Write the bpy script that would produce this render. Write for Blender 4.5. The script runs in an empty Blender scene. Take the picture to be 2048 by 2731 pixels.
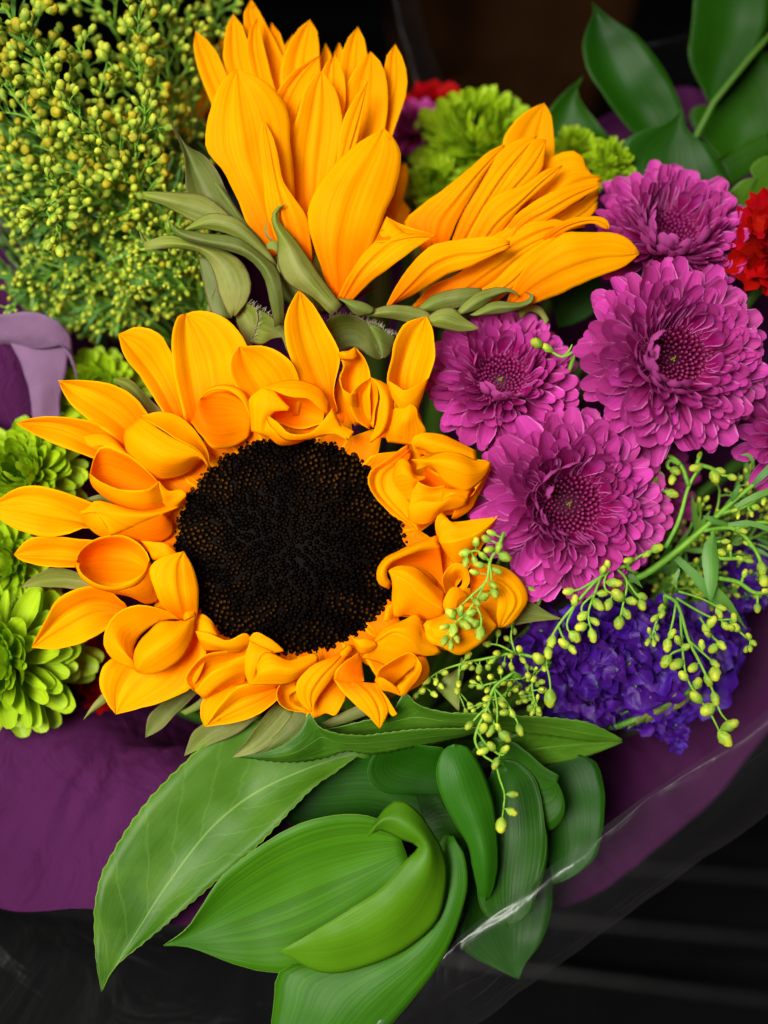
import bpy, math, random
from mathutils import Vector, Matrix, noise

# ------------------------------------------------------------------ camera, world, lamps, exposure
scene = bpy.context.scene
col = scene.collection
PITCH = math.radians(50)            # the camera looks down at the bouquet by this much
D0 = 3200.0                         # focus distance in units of 0.1 mm
S = 1e-4                            # metres per unit
ORG = Vector((0, 0, 0.30))          # focus point, 30 cm above the shelf
RC = Matrix.Rotation(math.pi/2 - PITCH, 3, 'X')

cam_d = bpy.data.cameras.new('camera')
cam = bpy.data.objects.new('camera', cam_d); col.objects.link(cam)
cam.location = ORG + RC @ Vector((0, 0, D0*S))
cam.rotation_euler = (math.pi/2 - PITCH, 0, 0)
cam_d.sensor_fit = 'HORIZONTAL'; cam_d.sensor_width = 36
cam_d.lens = 18/(0.1024/(D0*S))
cam_d.clip_start = 0.01; cam_d.clip_end = 50
cam_d.dof.use_dof = True; cam_d.dof.focus_distance = D0*S - 0.002; cam_d.dof.aperture_fstop = 4.8
scene.camera = cam

world = bpy.data.worlds.new('World'); scene.world = world; world.use_nodes = True
bg = world.node_tree.nodes['Background']
bg.inputs['Color'].default_value = (0.80, 0.90, 1.0, 1); bg.inputs['Strength'].default_value = 0.03

def area(name, loc, target, sx, sy, power, colour):
    d = bpy.data.lights.new(name, 'AREA'); d.shape = 'RECTANGLE'; d.size = sx; d.size_y = sy
    d.energy = power; d.color = colour
    o = bpy.data.objects.new(name, d); col.objects.link(o)
    o.location = loc
    o.rotation_euler = (Vector(target) - Vector(loc)).to_track_quat('-Z', 'Y').to_euler()
    return o
area('window_light', (-0.34, -0.42, 0.90), (-0.062, -0.012, 0.3), 0.46, 0.46, 1.75, (1.0, 0.97, 0.90)).data.spread = math.radians(44)
area('ceiling_lamp', (-0.15, 0.10, 1.5), (-0.03, 0, 0.3), 0.5, 0.4, 0.45, (1.0, 0.98, 0.95)).data.spread = math.radians(60)

vs = scene.view_settings
vs.view_transform = 'Standard'; vs.look = 'None'; vs.gamma = 1; vs.exposure = 0.0

# ------------------------------------------------------------------ helpers
def V(x, y, z):
    """photo pixel (2048 x 2731) and height towards the camera (0.1 mm) to a world point"""
    s = (D0 - z)/D0
    return ORG + RC @ Vector(((x-1024)*s*S, (1365.5-y)*s*S, z*S))
def cdir(x, y, z): return (RC @ Vector((x, y, z))).normalized()

class Crop:
    def __init__(self, x0, y0, k, dz=0): self.x0, self.y0, self.k, self.dz = x0, y0, k, dz
    def __call__(self, x, y, z=0): return (self.x0 + x/self.k, self.y0 + y/self.k, z + self.dz)
    def rail(self, r): return [self(*p) for p in r]
    def shift(self, dz): return Crop(self.x0, self.y0, self.k, self.dz+dz)
CA = Crop(0, 700, 1.62); CB = Crop(0, 1300, 1.62); CC = Crop(700, 750, 2.0737); CD = Crop(700, 1300, 2.0737)
CE = Crop(400, 0, 2.0737); CG = Crop(1000, 200, 2.218); CF = Crop(0, 0, 2.37); CH = Crop(1448, 0, 2.765)
CI = Crop(1100, 450, 1.75); CJ = Crop(1100, 1050, 1.75); CK = Crop(1100, 1400, 1.75)
CL = Crop(200, 1850, 1.8433); CM = Crop(900, 1850, 2.0737); CQ = Crop(1448, 1800, 2.3767)

def crspline(pts, n):
    """n points evenly along a Catmull-Rom curve through pts"""
    P = [Vector(p) for p in pts]
    if len(P) == 2: return [P[0].lerp(P[1], i/(n-1)) for i in range(n)]
    E = [P[0]*2 - P[1]] + P + [P[-1]*2 - P[-2]]
    dense = []
    for i in range(1, len(E)-2):
        p0, p1, p2, p3 = E[i-1], E[i], E[i+1], E[i+2]
        t0 = 0; t1 = t0 + max((p1-p0).length, 1e-5)**.5; t2 = t1 + max((p2-p1).length, 1e-5)**.5; t3 = t2 + max((p3-p2).length, 1e-5)**.5
        for k in range(8):
            t = t1 + (t2-t1)*k/8
            A1 = p0*((t1-t)/(t1-t0)) + p1*((t-t0)/(t1-t0)); A2 = p1*((t2-t)/(t2-t1)) + p2*((t-t1)/(t2-t1)); A3 = p2*((t3-t)/(t3-t2)) + p3*((t-t2)/(t3-t2))
            B1 = A1*((t2-t)/(t2-t0)) + A2*((t-t0)/(t2-t0)); B2 = A2*((t3-t)/(t3-t1)) + A3*((t-t1)/(t3-t1))
            dense.append(B1*((t2-t)/(t2-t1)) + B2*((t-t1)/(t2-t1)))
    dense.append(P[-1])
    L = [0]
    for a, b in zip(dense, dense[1:]): L.append(L[-1] + (b-a).length)
    out = []; j = 0
    for i in range(n):
        d = L[-1]*i/(n-1)
        while j < len(L)-2 and L[j+1] < d: j += 1
        f = (d-L[j])/max(L[j+1]-L[j], 1e-9)
        out.append(dense[j].lerp(dense[j+1], min(max(f, 0), 1)))
    return out

def across(ctrl, v):
    n = len(ctrl)
    if n == 2: return ctrl[0].lerp(ctrl[1], v)
    E = [ctrl[0]*2-ctrl[1]] + ctrl + [ctrl[-1]*2-ctrl[-2]]
    f = v*(n-1); i = min(int(f), n-2); t = f-i
    p0, p1, p2, p3 = E[i:i+4]
    return 0.5*((2*p1) + (p2-p0)*t + (2*p0-5*p1+4*p2-p3)*t*t + (3*p1-p0-3*p2+p3)*t**3)

class Sheet:
    """lofted sheets collected into one mesh"""
    def __init__(self): self.v = []; self.f = []; self.uv = []
    def patch(self, rails, bulge=0, nu=18, nv=9, ug=(0, 1), ridge=0, wob=0, seed=0, serr=0, teeth=40, flat=0.0):
        R = [crspline(r, nu) for r in rails]
        b0 = len(self.v)
        for i in range(nu):
            u = i/(nu-1); c = [r[i] for r in R]
            for j in range(nv):
                v = j/(nv-1)
                p = across(c, v)
                if flat: p.z = p.z*(1-flat) + (c[0].z*(1-v)+c[-1].z*v)*flat
                env = math.sin(math.pi*min(max(u, 0.0), 1.0))**0.6 if 0 < u < 1 else 0
                z = p.z + bulge*math.sin(math.pi*v)*(0.25+0.75*env)
                if ridge: z -= ridge*(math.exp(-((v-.37)/.07)**2) + math.exp(-((v-.64)/.07)**2) - .5*math.exp(-((v-.5)/.05)**2))*(.25+.75*env)
                x, y = p.x, p.y
                if wob:
                    q = Vector((x*0.011+seed*3.1, y*0.011, seed*1.7))
                    z += wob*noise.noise(q); e = abs(2*v-1)**3
                    q2 = Vector((x*0.03+seed*5.1, y*0.03, seed*2.3))
                    x += wob*0.22*e*noise.noise(q2); y += wob*0.22*e*noise.noise(q2+Vector((9, 4, 2)))
                if serr and j in (0, nv-1):
                    d = (c[j and -1] - across(c, .5)); d.z = 0
                    if d.length > 1e-3: d.normalize(); k = serr*((i % 2)*1.0)*env; x += d.x*k; y += d.y*k
                self.v.append((x, y, z)); self.uv.append((ug[0]+(ug[1]-ug[0])*u, v))
        for i in range(nu-1):
            for j in range(nv-1):
                a = b0+i*nv+j; self.f.append((a, a+1, a+nv+1, a+nv))
        return self
    def build(self, name, material, parent, thick=0.0):
        org = parent.matrix_world.translation if parent else Vector((0, 0, 0))
        return link_mesh(name, [V(*p)-org for p in self.v], self.f, material, parent, self.uv, thick)

def link_mesh(name, verts, faces, material, parent=None, uv=None, thick=0.0, smooth=True):
    me = bpy.data.meshes.new(name); me.from_pydata([tuple(v) for v in verts], [], faces)
    if uv:
        l = me.uv_layers.new(name='UVMap'); d = []
        for p in me.polygons:
            for vi in p.vertices: d += uv[vi]
        l.data.foreach_set('uv', d)
    if smooth: me.polygons.foreach_set('use_smooth', [True]*len(me.polygons))
    me.materials.append(material)
    o = bpy.data.objects.new(name, me); col.objects.link(o)
    if parent: o.parent = parent
    if thick:
        m = o.modifiers.new('thickness', 'SOLIDIFY'); m.thickness = thick; m.offset = 0
    return o

def thing(name, label, cat, loc, group=None):
    o = bpy.data.objects.new(name, None); o.empty_display_size = 0.01; col.objects.link(o)
    o.location = loc; o.matrix_world = Matrix.Translation(loc)
    tag(o, label, cat, group); return o
def tag(o, label=None, cat=None, group=None, kind=None):
    if label: o['label'] = label
    if cat: o['category'] = cat
    if group: o['group'] = group
    if kind: o['kind'] = kind
    return o

class Tubes:
    def __init__(self): self.v = []; self.f = []; self.uv = []
    def add(self, pts, r0, r1=None, n=6, seg=None, world=False):
        r1 = r0 if r1 is None else r1
        W = [Vector(p) for p in pts] if world else [V(*p) for p in pts]
        W = crspline(W, seg or max(3, 4*(len(W)-1)+1))
        m = len(W); b0 = len(self.v); up = Vector((0.31, 0.2, 0.93))
        for i, p in enumerate(W):
            t = (W[min(i+1, m-1)] - W[max(i-1, 0)]).normalized()
            s = t.cross(up); s = s.normalized() if s.length > 1e-4 else Vector((1, 0, 0)); q = s.cross(t)
            r = (r0 + (r1-r0)*i/(m-1))*S
            for k in range(n):
                a = 2*math.pi*k/n; self.v.append(p + (s*math.cos(a) + q*math.sin(a))*r); self.uv.append((i/(m-1), k/n))
        for i in range(m-1):
            for k in range(n):
                a = b0+i*n+k; b = b0+i*n+(k+1) % n; self.f.append((a, b, b+n, a+n))
        self.f.append(tuple(b0+k for k in range(n))[::-1]); self.f.append(tuple(b0+(m-1)*n+k for k in range(n)))
        return self
    def build(self, name, material, parent):
        org = parent.matrix_world.translation if parent else Vector((0, 0, 0))
        return link_mesh(name, [v-org for v in self.v], self.f, material, parent, self.uv)

WAIST = V(960, 1500, -60) + Vector((0, 0.01, -0.155)); FOOT = Vector((WAIST.x, WAIST.y+0.005, 0.002))
rs = random.Random(11)
def foot():
    a = rs.uniform(0, 6.28); r = rs.uniform(0, 0.016)
    return FOOT + Vector((math.cos(a)*r, math.sin(a)*r, 0)), WAIST + Vector((math.cos(a+.5)*r*.8, math.sin(a+.5)*r*.8, 0))
def flower_stem(parent, head, wp, r, material, back=None):
    """stalk from the head's back through the tied waist of the bouquet to the shelf"""
    f = parent.matrix_world.translation
    pts = [head] + ([back] if back is not None else []) + [wp, f]
    return Tubes().add(pts, r, r*1.1, world=True, seg=16).build('stem', material, parent)

# ------------------------------------------------------------------ materials
def nodes(name):
    m = bpy.data.materials.new(name); m.use_nodes = True
    nt = m.node_tree; nt.nodes.clear()
    return m, nt, lambda t, **k: mk(nt, t, k)
def mk(nt, t, k):
    n = nt.nodes.new(t)
    for a, b in k.items():
        if hasattr(n, a): setattr(n, a, b)
        else: n.inputs[a.replace('_', ' ')].default_value = b
    return n
def c4(c): return (c[0], c[1], c[2], 1)

def plant(name, tip, base, rough=0.5, trans=0.3, tcol=None, vein_u=1.2, vein_v=22, vein_amt=0.25, bump=0.25, spec=0.4,
          edge=None, edge_w=0.12, mid=None, side=0, var=0.08, mottle=None, mottle_scale=60, ramp=(0.0, 0.55), back=None, fine=0.0, spots=None):
    m, nt, N = nodes(name); L = nt.links.new
    out = N('ShaderNodeOutputMaterial'); uv = N('ShaderNodeUVMap'); sep = N('ShaderNodeSeparateXYZ'); L(uv.outputs[0], sep.inputs[0])
    g = N('ShaderNodeMapRange', interpolation_type='SMOOTHSTEP'); L(sep.outputs[0], g.inputs[0])
    g.inputs[1].default_value = ramp[0]; g.inputs[2].default_value = ramp[1]
    mix = N('ShaderNodeMix', data_type='RGBA'); L(g.outputs[0], mix.inputs[0]); mix.inputs[6].default_value = c4(base); mix.inputs[7].default_value = c4(tip)
    colour = mix.outputs[2]
    # lengthwise veins
    oi = N('ShaderNodeObjectInfo')
    comb = N('ShaderNodeCombineXYZ'); mu = N('ShaderNodeMath', operation='MULTIPLY'); mv = N('ShaderNodeMath', operation='MULTIPLY')
    mu.inputs[1].default_value = vein_u; mv.inputs[1].default_value = vein_v
    L(sep.outputs[0], mu.inputs[0]); L(sep.outputs[1], mv.inputs[0]); L(mu.outputs[0], comb.inputs[0]); L(mv.outputs[0], comb.inputs[1])
    rz = N('ShaderNodeMath', operation='MULTIPLY'); rz.inputs[1].default_value = 37.0; L(oi.outputs['Random'], rz.inputs[0]); L(rz.outputs[0], comb.inputs[2])
    nz = N('ShaderNodeTexNoise'); nz.inputs['Scale'].default_value = 1.0; nz.inputs['Detail'].default_value = 3; L(comb.outputs[0], nz.inputs['Vector'])
    height = nz.outputs[0]
    def mixc(fac, c, blend='MIX'):
        nonlocal colour
        x = N('ShaderNodeMix', data_type='RGBA', blend_type=blend)
        if isinstance(fac, float): x.inputs[0].default_value = fac
        else: L(fac, x.inputs[0])
        L(colour, x.inputs[6])
        if isinstance(c, tuple): x.inputs[7].default_value = c4(c)
        else: L(c, x.inputs[7])
        colour = x.outputs[2]
    vr = N('ShaderNodeMapRange'); L(nz.outputs[0], vr.inputs[0]); vr.inputs[1].default_value = 0.35; vr.inputs[2].default_value = 0.65; vr.inputs[3].default_value = 1-vein_amt; vr.inputs[4].default_value = 1+vein_amt*.4
    vc = N('ShaderNodeCombineColor'); [L(vr.outputs[0], vc.inputs[k]) for k in range(3)]
    mixc(1.0, vc.outputs[0], 'MULTIPLY')
    if mottle:
        tc = N('ShaderNodeTexCoord'); n2 = N('ShaderNodeTexNoise'); n2.inputs['Scale'].default_value = mottle_scale; n2.inputs['Detail'].default_value = 4
        L(tc.outputs['Object'], n2.inputs['Vector'])
        r2 = N('ShaderNodeMapRange', interpolation_type='SMOOTHSTEP'); L(n2.outputs[0], r2.inputs[0]); r2.inputs[1].default_value = 0.42; r2.inputs[2].default_value = 0.68
        mixc(r2.outputs[0], mottle)
    if spots:
        tcs = N('ShaderNodeTexCoord'); n4 = N('ShaderNodeTexNoise'); n4.inputs['Scale'].default_value = 260; n4.inputs['Detail'].default_value = 2; L(tcs.outputs['Object'], n4.inputs['Vector'])
        r4 = N('ShaderNodeMapRange', interpolation_type='SMOOTHSTEP'); L(n4.outputs[0], r4.inputs[0]); r4.inputs[1].default_value = 0.735; r4.inputs[2].default_value = 0.79; r4.inputs[4].default_value = 0.7
        mixc(r4.outputs[0], spots)
        n5 = N('ShaderNodeTexNoise'); n5.inputs['Scale'].default_value = 55; n5.inputs['Detail'].default_value = 3; L(tcs.outputs['Object'], n5.inputs['Vector'])
        r5 = N('ShaderNodeMapRange', interpolation_type='SMOOTHSTEP'); L(n5.outputs[0], r5.inputs[0]); r5.inputs[1].default_value = 0.42; r5.inputs[2].default_value = 0.66; r5.inputs[4].default_value = 0.18
        mixc(r5.outputs[0], base)
    absv = N('ShaderNodeMath', operation='SUBTRACT'); L(sep.outputs[1], absv.inputs[0]); absv.inputs[1].default_value = 0.5
    ab = N('ShaderNodeMath', operation='ABSOLUTE'); L(absv.outputs[0], ab.inputs[0])
    if edge:
        er = N('ShaderNodeMapRange', interpolation_type='SMOOTHSTEP'); L(ab.outputs[0], er.inputs[0]); er.inputs[1].default_value = 0.5-edge_w; er.inputs[2].default_value = 0.5
        mixc(er.outputs[0], edge)
    if mid:
        mr = N('ShaderNodeMapRange', interpolation_type='SMOOTHSTEP'); L(ab.outputs[0], mr.inputs[0]); mr.inputs[1].default_value = 0.014; mr.inputs[2].default_value = 0.004
        mixc(mr.outputs[0], mid)
        if side:
            # side veins climbing from the midrib
            sm = N('ShaderNodeMath', operation='MULTIPLY_ADD'); L(ab.outputs[0], sm.inputs[0]); sm.inputs[1].default_value = -0.42; L(sep.outputs[0], sm.inputs[2])
            sw = N('ShaderNodeMath', operation='MULTIPLY'); L(sm.outputs[0], sw.inputs[0]); sw.inputs[1].default_value = side*2*math.pi
            n3 = N('ShaderNodeMath', operation='MULTIPLY_ADD'); L(nz.outputs[0], n3.inputs[0]); n3.inputs[1].default_value = 4.0; L(sw.outputs[0], n3.inputs[2])
            ss = N('ShaderNodeMath', operation='SINE'); L(n3.outputs[0], ss.inputs[0])
            sr = N('ShaderNodeMapRange', interpolation_type='SMOOTHSTEP'); L(ss.outputs[0], sr.inputs[0]); sr.inputs[1].default_value = 0.93; sr.inputs[2].default_value = 1.0; sr.inputs[4].default_value = 0.16
            mixc(sr.outputs[0], mid)
            ha = N('ShaderNodeMath', operation='MULTIPLY_ADD'); L(sr.outputs[0], ha.inputs[0]); ha.inputs[1].default_value = -0.5; L(nz.outputs[0], ha.inputs[2]); height = ha.outputs[0]
    # one thing differs a little from the next
    hs = N('ShaderNodeHueSaturation'); L(colour, hs.inputs['Color'])
    vv = N('ShaderNodeMapRange'); L(oi.outputs['Random'], vv.inputs[0]); vv.inputs[3].default_value = 1-var; vv.inputs[4].default_value = 1+var; L(vv.outputs[0], hs.inputs['Value'])
    hv = N('ShaderNodeMapRange'); L(oi.outputs['Random'], hv.inputs[0]); hv.inputs[3].default_value = 0.5+var*.05; hv.inputs[4].default_value = 0.5-var*.05; L(hv.outputs[0], hs.inputs['Hue'])
    colour = hs.outputs[0]
    if back:
        ge = N('ShaderNodeNewGeometry'); mixc(ge.outputs['Backfacing'], back)
    bs = N('ShaderNodeBsdfPrincipled'); L(colour, bs.inputs['Base Color']); bs.inputs['Roughness'].default_value = rough; bs.inputs['Specular IOR Level'].default_value = spec
    bp = N('ShaderNodeBump'); bp.inputs['Strength'].default_value = bump; bp.inputs['Distance'].default_value = 0.0006; L(height, bp.inputs['Height'])
    nrm = bp.outputs[0]
    if fine:
        tcf = N('ShaderNodeTexCoord'); nf = N('ShaderNodeTexNoise'); nf.inputs['Scale'].default_value = 900; L(tcf.outputs['Object'], nf.inputs['Vector'])
        bf = N('ShaderNodeBump'); bf.inputs['Strength'].default_value = fine; bf.inputs['Distance'].default_value = 0.0002; L(nf.outputs[0], bf.inputs['Height']); L(nrm, bf.inputs['Normal']); nrm = bf.outputs[0]
    L(nrm, bs.inputs['Normal'])
    if trans:
        tr = N('ShaderNodeBsdfTranslucent')
        if tcol: tr.inputs['Color'].default_value = c4(tcol)
        else: L(colour, tr.inputs['Color'])
        L(nrm, tr.inputs['Normal'])
        ms = N('ShaderNodeMixShader'); ms.inputs[0].default_value = trans; L(bs.outputs[0], ms.inputs[1]); L(tr.outputs[0], ms.inputs[2]); L(ms.outputs[0], out.inputs[0])
    else: L(bs.outputs[0], out.inputs[0])
    return m

M_PETAL = plant('sunflower petal', (0.98, 0.45, 0.0), (0.92, 0.21, 0.0), rough=0.6, trans=0.45, tcol=(1.0, 0.38, 0.0), edge=(1.0, 0.50, 0.0), edge_w=0.10, vein_amt=0.15, vein_v=30, ramp=(0.0, 0.55), bump=0.2, spec=0.03, var=0.05, spots=(0.40, 0.13, 0.0))
M_BRACT = plant('sunflower bract', (0.125, 0.155, 0.022), (0.15, 0.21, 0.018), rough=0.6, trans=0.15, vein_amt=0.25, vein_v=14, bump=0.3, spec=0.3, edge=(0.12, 0.075, 0.03), edge_w=0.06, var=0.25, mottle=(0.16, 0.18, 0.04), mottle_scale=120, fine=0.3)
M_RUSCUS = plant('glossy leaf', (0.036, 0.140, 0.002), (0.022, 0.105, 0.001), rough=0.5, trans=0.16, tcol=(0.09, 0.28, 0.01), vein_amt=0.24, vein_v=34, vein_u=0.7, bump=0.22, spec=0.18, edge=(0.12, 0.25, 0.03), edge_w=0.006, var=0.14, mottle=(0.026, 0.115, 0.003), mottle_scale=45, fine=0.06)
M_SHADED = plant('shaded glossy leaf', (0.013, 0.062, 0.001), (0.008, 0.044, 0.0008), rough=0.45, trans=0.10, tcol=(0.04, 0.16, 0.004), vein_amt=0.24, vein_v=34, vein_u=0.7, bump=0.22, spec=0.14, edge=(0.06, 0.15, 0.01), edge_w=0.006, var=0.14, mottle=(0.013, 0.066, 0.0015), mottle_scale=45, fine=0.06)  # darker copy of the glossy leaf, shade put into its colour
M_LIT = plant('lit glossy leaf', (0.075, 0.205, 0.003), (0.055, 0.165, 0.002), rough=0.5, trans=0.22, tcol=(0.16, 0.36, 0.004), vein_amt=0.10, vein_v=26, vein_u=0.8, bump=0.12, spec=0.2, edge=(0.16, 0.30, 0.03), edge_w=0.006, var=0.05, mottle=(0.05, 0.155, 0.003), mottle_scale=40, fine=0.06)  # lighter copy of the glossy leaf, light shining through put into its colour
M_SALAL = plant('veined leaf', (0.046, 0.135, 0.004), (0.028, 0.095, 0.002), rough=0.5, trans=0.18, tcol=(0.15, 0.30, 0.02), vein_amt=0.10, vein_v=9, vein_u=6, bump=0.35, spec=0.24, edge=(0.14, 0.25, 0.03), edge_w=0.015, mid=(0.13, 0.25, 0.04), side=8, var=0.12, mottle=(0.060, 0.150, 0.008), mottle_scale=70, fine=0.1)
M_MUM = plant('purple floret', (0.50, 0.046, 0.30), (0.22, 0.002, 0.08), rough=0.5, trans=0.22, tcol=(0.62, 0.05, 0.36), vein_amt=0.14, vein_v=8, bump=0.2, spec=0.2, ramp=(0.25, 1.0), edge=(0.64, 0.15, 0.46), edge_w=0.14, var=0.16, back=(0.50, 0.075, 0.32))  # the pale edge colour holds the rim light on the florets
M_MUMDISC = plant('purple disc floret', (0.17, 0.003, 0.06), (0.04, 0.001, 0.014), rough=0.4, trans=0.05, vein_amt=0.1, var=0.2, spec=0.4)
M_GREEN = plant('green floret', (0.33, 0.50, 0.008), (0.20, 0.38, 0.002), rough=0.5, trans=0.3, tcol=(0.36, 0.60, 0.01), vein_amt=0.15, vein_v=10, bump=0.3, spec=0.3, edge=(0.42, 0.58, 0.05), edge_w=0.08, var=0.12)
M_GREENDISC = plant('green disc floret', (0.16, 0.40, 0.01), (0.06, 0.22, 0.004), rough=0.5, trans=0.1, var=0.2)
M_STEM = plant('green stalk', (0.17, 0.36, 0.02), (0.11, 0.27, 0.012), rough=0.55, trans=0.0, vein_amt=0.2, vein_u=14, vein_v=5, bump=0.3, var=0.12)
M_DARKSTEM = plant('dark green stalk', (0.075, 0.19, 0.012), (0.05, 0.14, 0.008), rough=0.55, trans=0.0, vein_amt=0.2, vein_u=14, vein_v=5, bump=0.3, var=0.12)
M_BUD = plant('goldenrod bud', (0.46, 0.52, 0.03), (0.25, 0.40, 0.03), rough=0.55, trans=0.15, vein_amt=0.25, vein_u=3, vein_v=9, bump=0.4, var=0.2, ramp=(0.35, 0.9))
M_YBUD = plant('opening goldenrod bud', (0.44, 0.38, 0.008), (0.26, 0.36, 0.015), rough=0.6, trans=0.15, vein_amt=0.3, vein_u=3, vein_v=9, bump=0.5, var=0.25, ramp=(0.35, 0.8))
M_NARROW = plant('narrow leaf', (0.085, 0.23, 0.03), (0.07, 0.20, 0.02), rough=0.5, trans=0.2, vein_amt=0.15, vein_v=8, bump=0.2, mid=(0.16, 0.32, 0.06), var=0.2)
M_STATICE = plant('violet papery bract', (0.060, 0.004, 0.225), (0.034, 0.001, 0.14), rough=0.55, trans=0.25, tcol=(0.08, 0.004, 0.3), vein_amt=0.35, vein_v=16, vein_u=3, bump=0.7, spec=0.4, var=0.25)
M_RED = plant('red ruffled petal', (0.40, 0.002, 0.003), (0.26, 0.001, 0.002), rough=0.6, trans=0.2, vein_amt=0.25, vein_v=14, bump=0.4, var=0.05, spec=0.06)

def disc_material():
    m, nt, N = nodes('sunflower disc'); L = nt.links.new
    out = N('ShaderNodeOutputMaterial'); uv = N('ShaderNodeUVMap'); sep = N('ShaderNodeSeparateXYZ'); L(uv.outputs[0], sep.inputs[0])
    r1 = N('ShaderNodeMapRange'); L(sep.outputs[1], r1.inputs[0]); r1.inputs[1].default_value = 0.45; r1.inputs[2].default_value = 1.0
    tc = N('ShaderNodeTexCoord'); nz = N('ShaderNodeTexNoise'); nz.inputs['Scale'].default_value = 130; nz.inputs['Detail'].default_value = 5; L(tc.outputs['Object'], nz.inputs['Vector'])
    # the outer rings of florets carry ochre tips, the middle ones are nearly black
    r2 = N('ShaderNodeMapRange', interpolation_type='SMOOTHSTEP'); L(sep.outputs[0], r2.inputs[0]); r2.inputs[1].default_value = 0.30; r2.inputs[2].default_value = 0.80; r2.inputs[3].default_value = 0.15
    mu = N('ShaderNodeMath', operation='MULTIPLY'); L(r1.outputs[0], mu.inputs[0]); L(r2.outputs[0], mu.inputs[1])
    r3 = N('ShaderNodeMapRange'); L(nz.outputs[0], r3.inputs[0]); r3.inputs[1].default_value = 0.44; r3.inputs[2].default_value = 0.70
    m2 = N('ShaderNodeMath', operation='MULTIPLY'); L(mu.outputs[0], m2.inputs[0]); L(r3.outputs[0], m2.inputs[1])
    mix = N('ShaderNodeMix', data_type='RGBA'); L(m2.outputs[0], mix.inputs[0]); mix.inputs[6].default_value = (0.002, 0.0009, 0.0006, 1); mix.inputs[7].default_value = (0.062, 0.025, 0.003, 1)
    bs = N('ShaderNodeBsdfPrincipled'); L(mix.outputs[2], bs.inputs['Base Color']); bs.inputs['Roughness'].default_value = 0.6; bs.inputs['Specular IOR Level'].default_value = 0.03
    L(bs.outputs[0], out.inputs[0]); return m
M_DISC = disc_material()

def simple(name, colour, rough=0.6, spec=0.3, scale=80, amt=0.3, bump=0.2, bumpscale=None, dist=0.001):
    m, nt, N = nodes(name); L = nt.links.new
    out = N('ShaderNodeOutputMaterial'); tc = N('ShaderNodeTexCoord'); nz = N('ShaderNodeTexNoise'); nz.inputs['Scale'].default_value = scale; nz.inputs['Detail'].default_value = 6
    L(tc.outputs['Object'], nz.inputs['Vector'])
    r = N('ShaderNodeMapRange'); L(nz.outputs[0], r.inputs[0]); r.inputs[1].default_value = 0.3; r.inputs[2].default_value = 0.7; r.inputs[3].default_value = 1-amt; r.inputs[4].default_value = 1+amt
    cc = N('ShaderNodeCombineColor'); [L(r.outputs[0], cc.inputs[k]) for k in range(3)]
    mx = N('ShaderNodeMix', data_type='RGBA', blend_type='MULTIPLY'); mx.inputs[0].default_value = 1; mx.inputs[6].default_value = c4(colour); L(cc.outputs[0], mx.inputs[7])
    bs = N('ShaderNodeBsdfPrincipled'); L(mx.outputs[2], bs.inputs['Base Color']); bs.inputs['Roughness'].default_value = rough; bs.inputs['Specular IOR Level'].default_value = spec
    n2 = N('ShaderNodeTexNoise'); n2.inputs['Scale'].default_value = bumpscale or scale*3; n2.inputs['Detail'].default_value = 5; L(tc.outputs['Object'], n2.inputs['Vector'])
    bp = N('ShaderNodeBump'); bp.inputs['Strength'].default_value = bump; bp.inputs['Distance'].default_value = dist; L(n2.outputs[0], bp.inputs['Height']); L(bp.outputs[0], bs.inputs['Normal'])
    L(bs.outputs[0], out.inputs[0]); return m
M_SHELF = simple('black shelf plastic', (0.0022, 0.0022, 0.0024), rough=0.45, spec=0.10, scale=40)
M_BRISTLE = simple('pale bristle', (0.35, 0.33, 0.22), rough=0.6)
M_BROWN = simple('dried brown', (0.06, 0.03, 0.012), rough=0.7)
M_PISTIL = simple('yellow green eye', (0.20, 0.20, 0.02), rough=0.6, scale=600)

def tissue_material():
    m, nt, N = nodes('purple tissue'); L = nt.links.new
    out = N('ShaderNodeOutputMaterial'); tc = N('ShaderNodeTexCoord')
    nz = N('ShaderNodeTexNoise'); nz.inputs['Scale'].default_value = 26; nz.inputs['Detail'].default_value = 5; L(tc.outputs['Object'], nz.inputs['Vector'])
    mix = N('ShaderNodeMix', data_type='RGBA'); L(nz.outputs[0], mix.inputs[0]); mix.inputs[6].default_value = (0.050, 0.005, 0.044, 1); mix.inputs[7].default_value = (0.090, 0.012, 0.080, 1)
    bs = N('ShaderNodeBsdfPrincipled'); L(mix.outputs[2], bs.inputs['Base Color']); bs.inputs['Roughness'].default_value = 0.85; bs.inputs['Specular IOR Level'].default_value = 0.15
    n2 = N('ShaderNodeTexNoise'); n2.inputs['Scale'].default_value = 1300; n2.inputs['Detail'].default_value = 4; L(tc.outputs['Object'], n2.inputs['Vector'])
    n3 = N('ShaderNodeTexNoise'); n3.inputs['Scale'].default_value = 60; n3.inputs['Detail'].default_value = 3; n3.inputs['Distortion'].default_value = 1.5; L(tc.outputs['Object'], n3.inputs['Vector'])
    b1 = N('ShaderNodeBump'); b1.inputs['Strength'].default_value = 0.5; b1.inputs['Distance'].default_value = 0.0003; L(n2.outputs[0], b1.inputs['Height'])
    b2 = N('ShaderNodeBump'); b2.inputs['Strength'].default_value = 0.5; b2.inputs['Distance'].default_value = 0.004; L(n3.outputs[0], b2.inputs['Height']); L(b1.outputs[0], b2.inputs['Normal']); L(b2.outputs[0], bs.inputs['Normal'])
    tr = N('ShaderNodeBsdfTranslucent'); tr.inputs['Color'].default_value = (0.10, 0.012, 0.09, 1)
    ms = N('ShaderNodeMixShader'); ms.inputs[0].default_value = 0.3; L(bs.outputs[0], ms.inputs[1]); L(tr.outputs[0], ms.inputs[2]); L(ms.outputs[0], out.inputs[0])
    return m
M_TISSUE = tissue_material()

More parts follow.
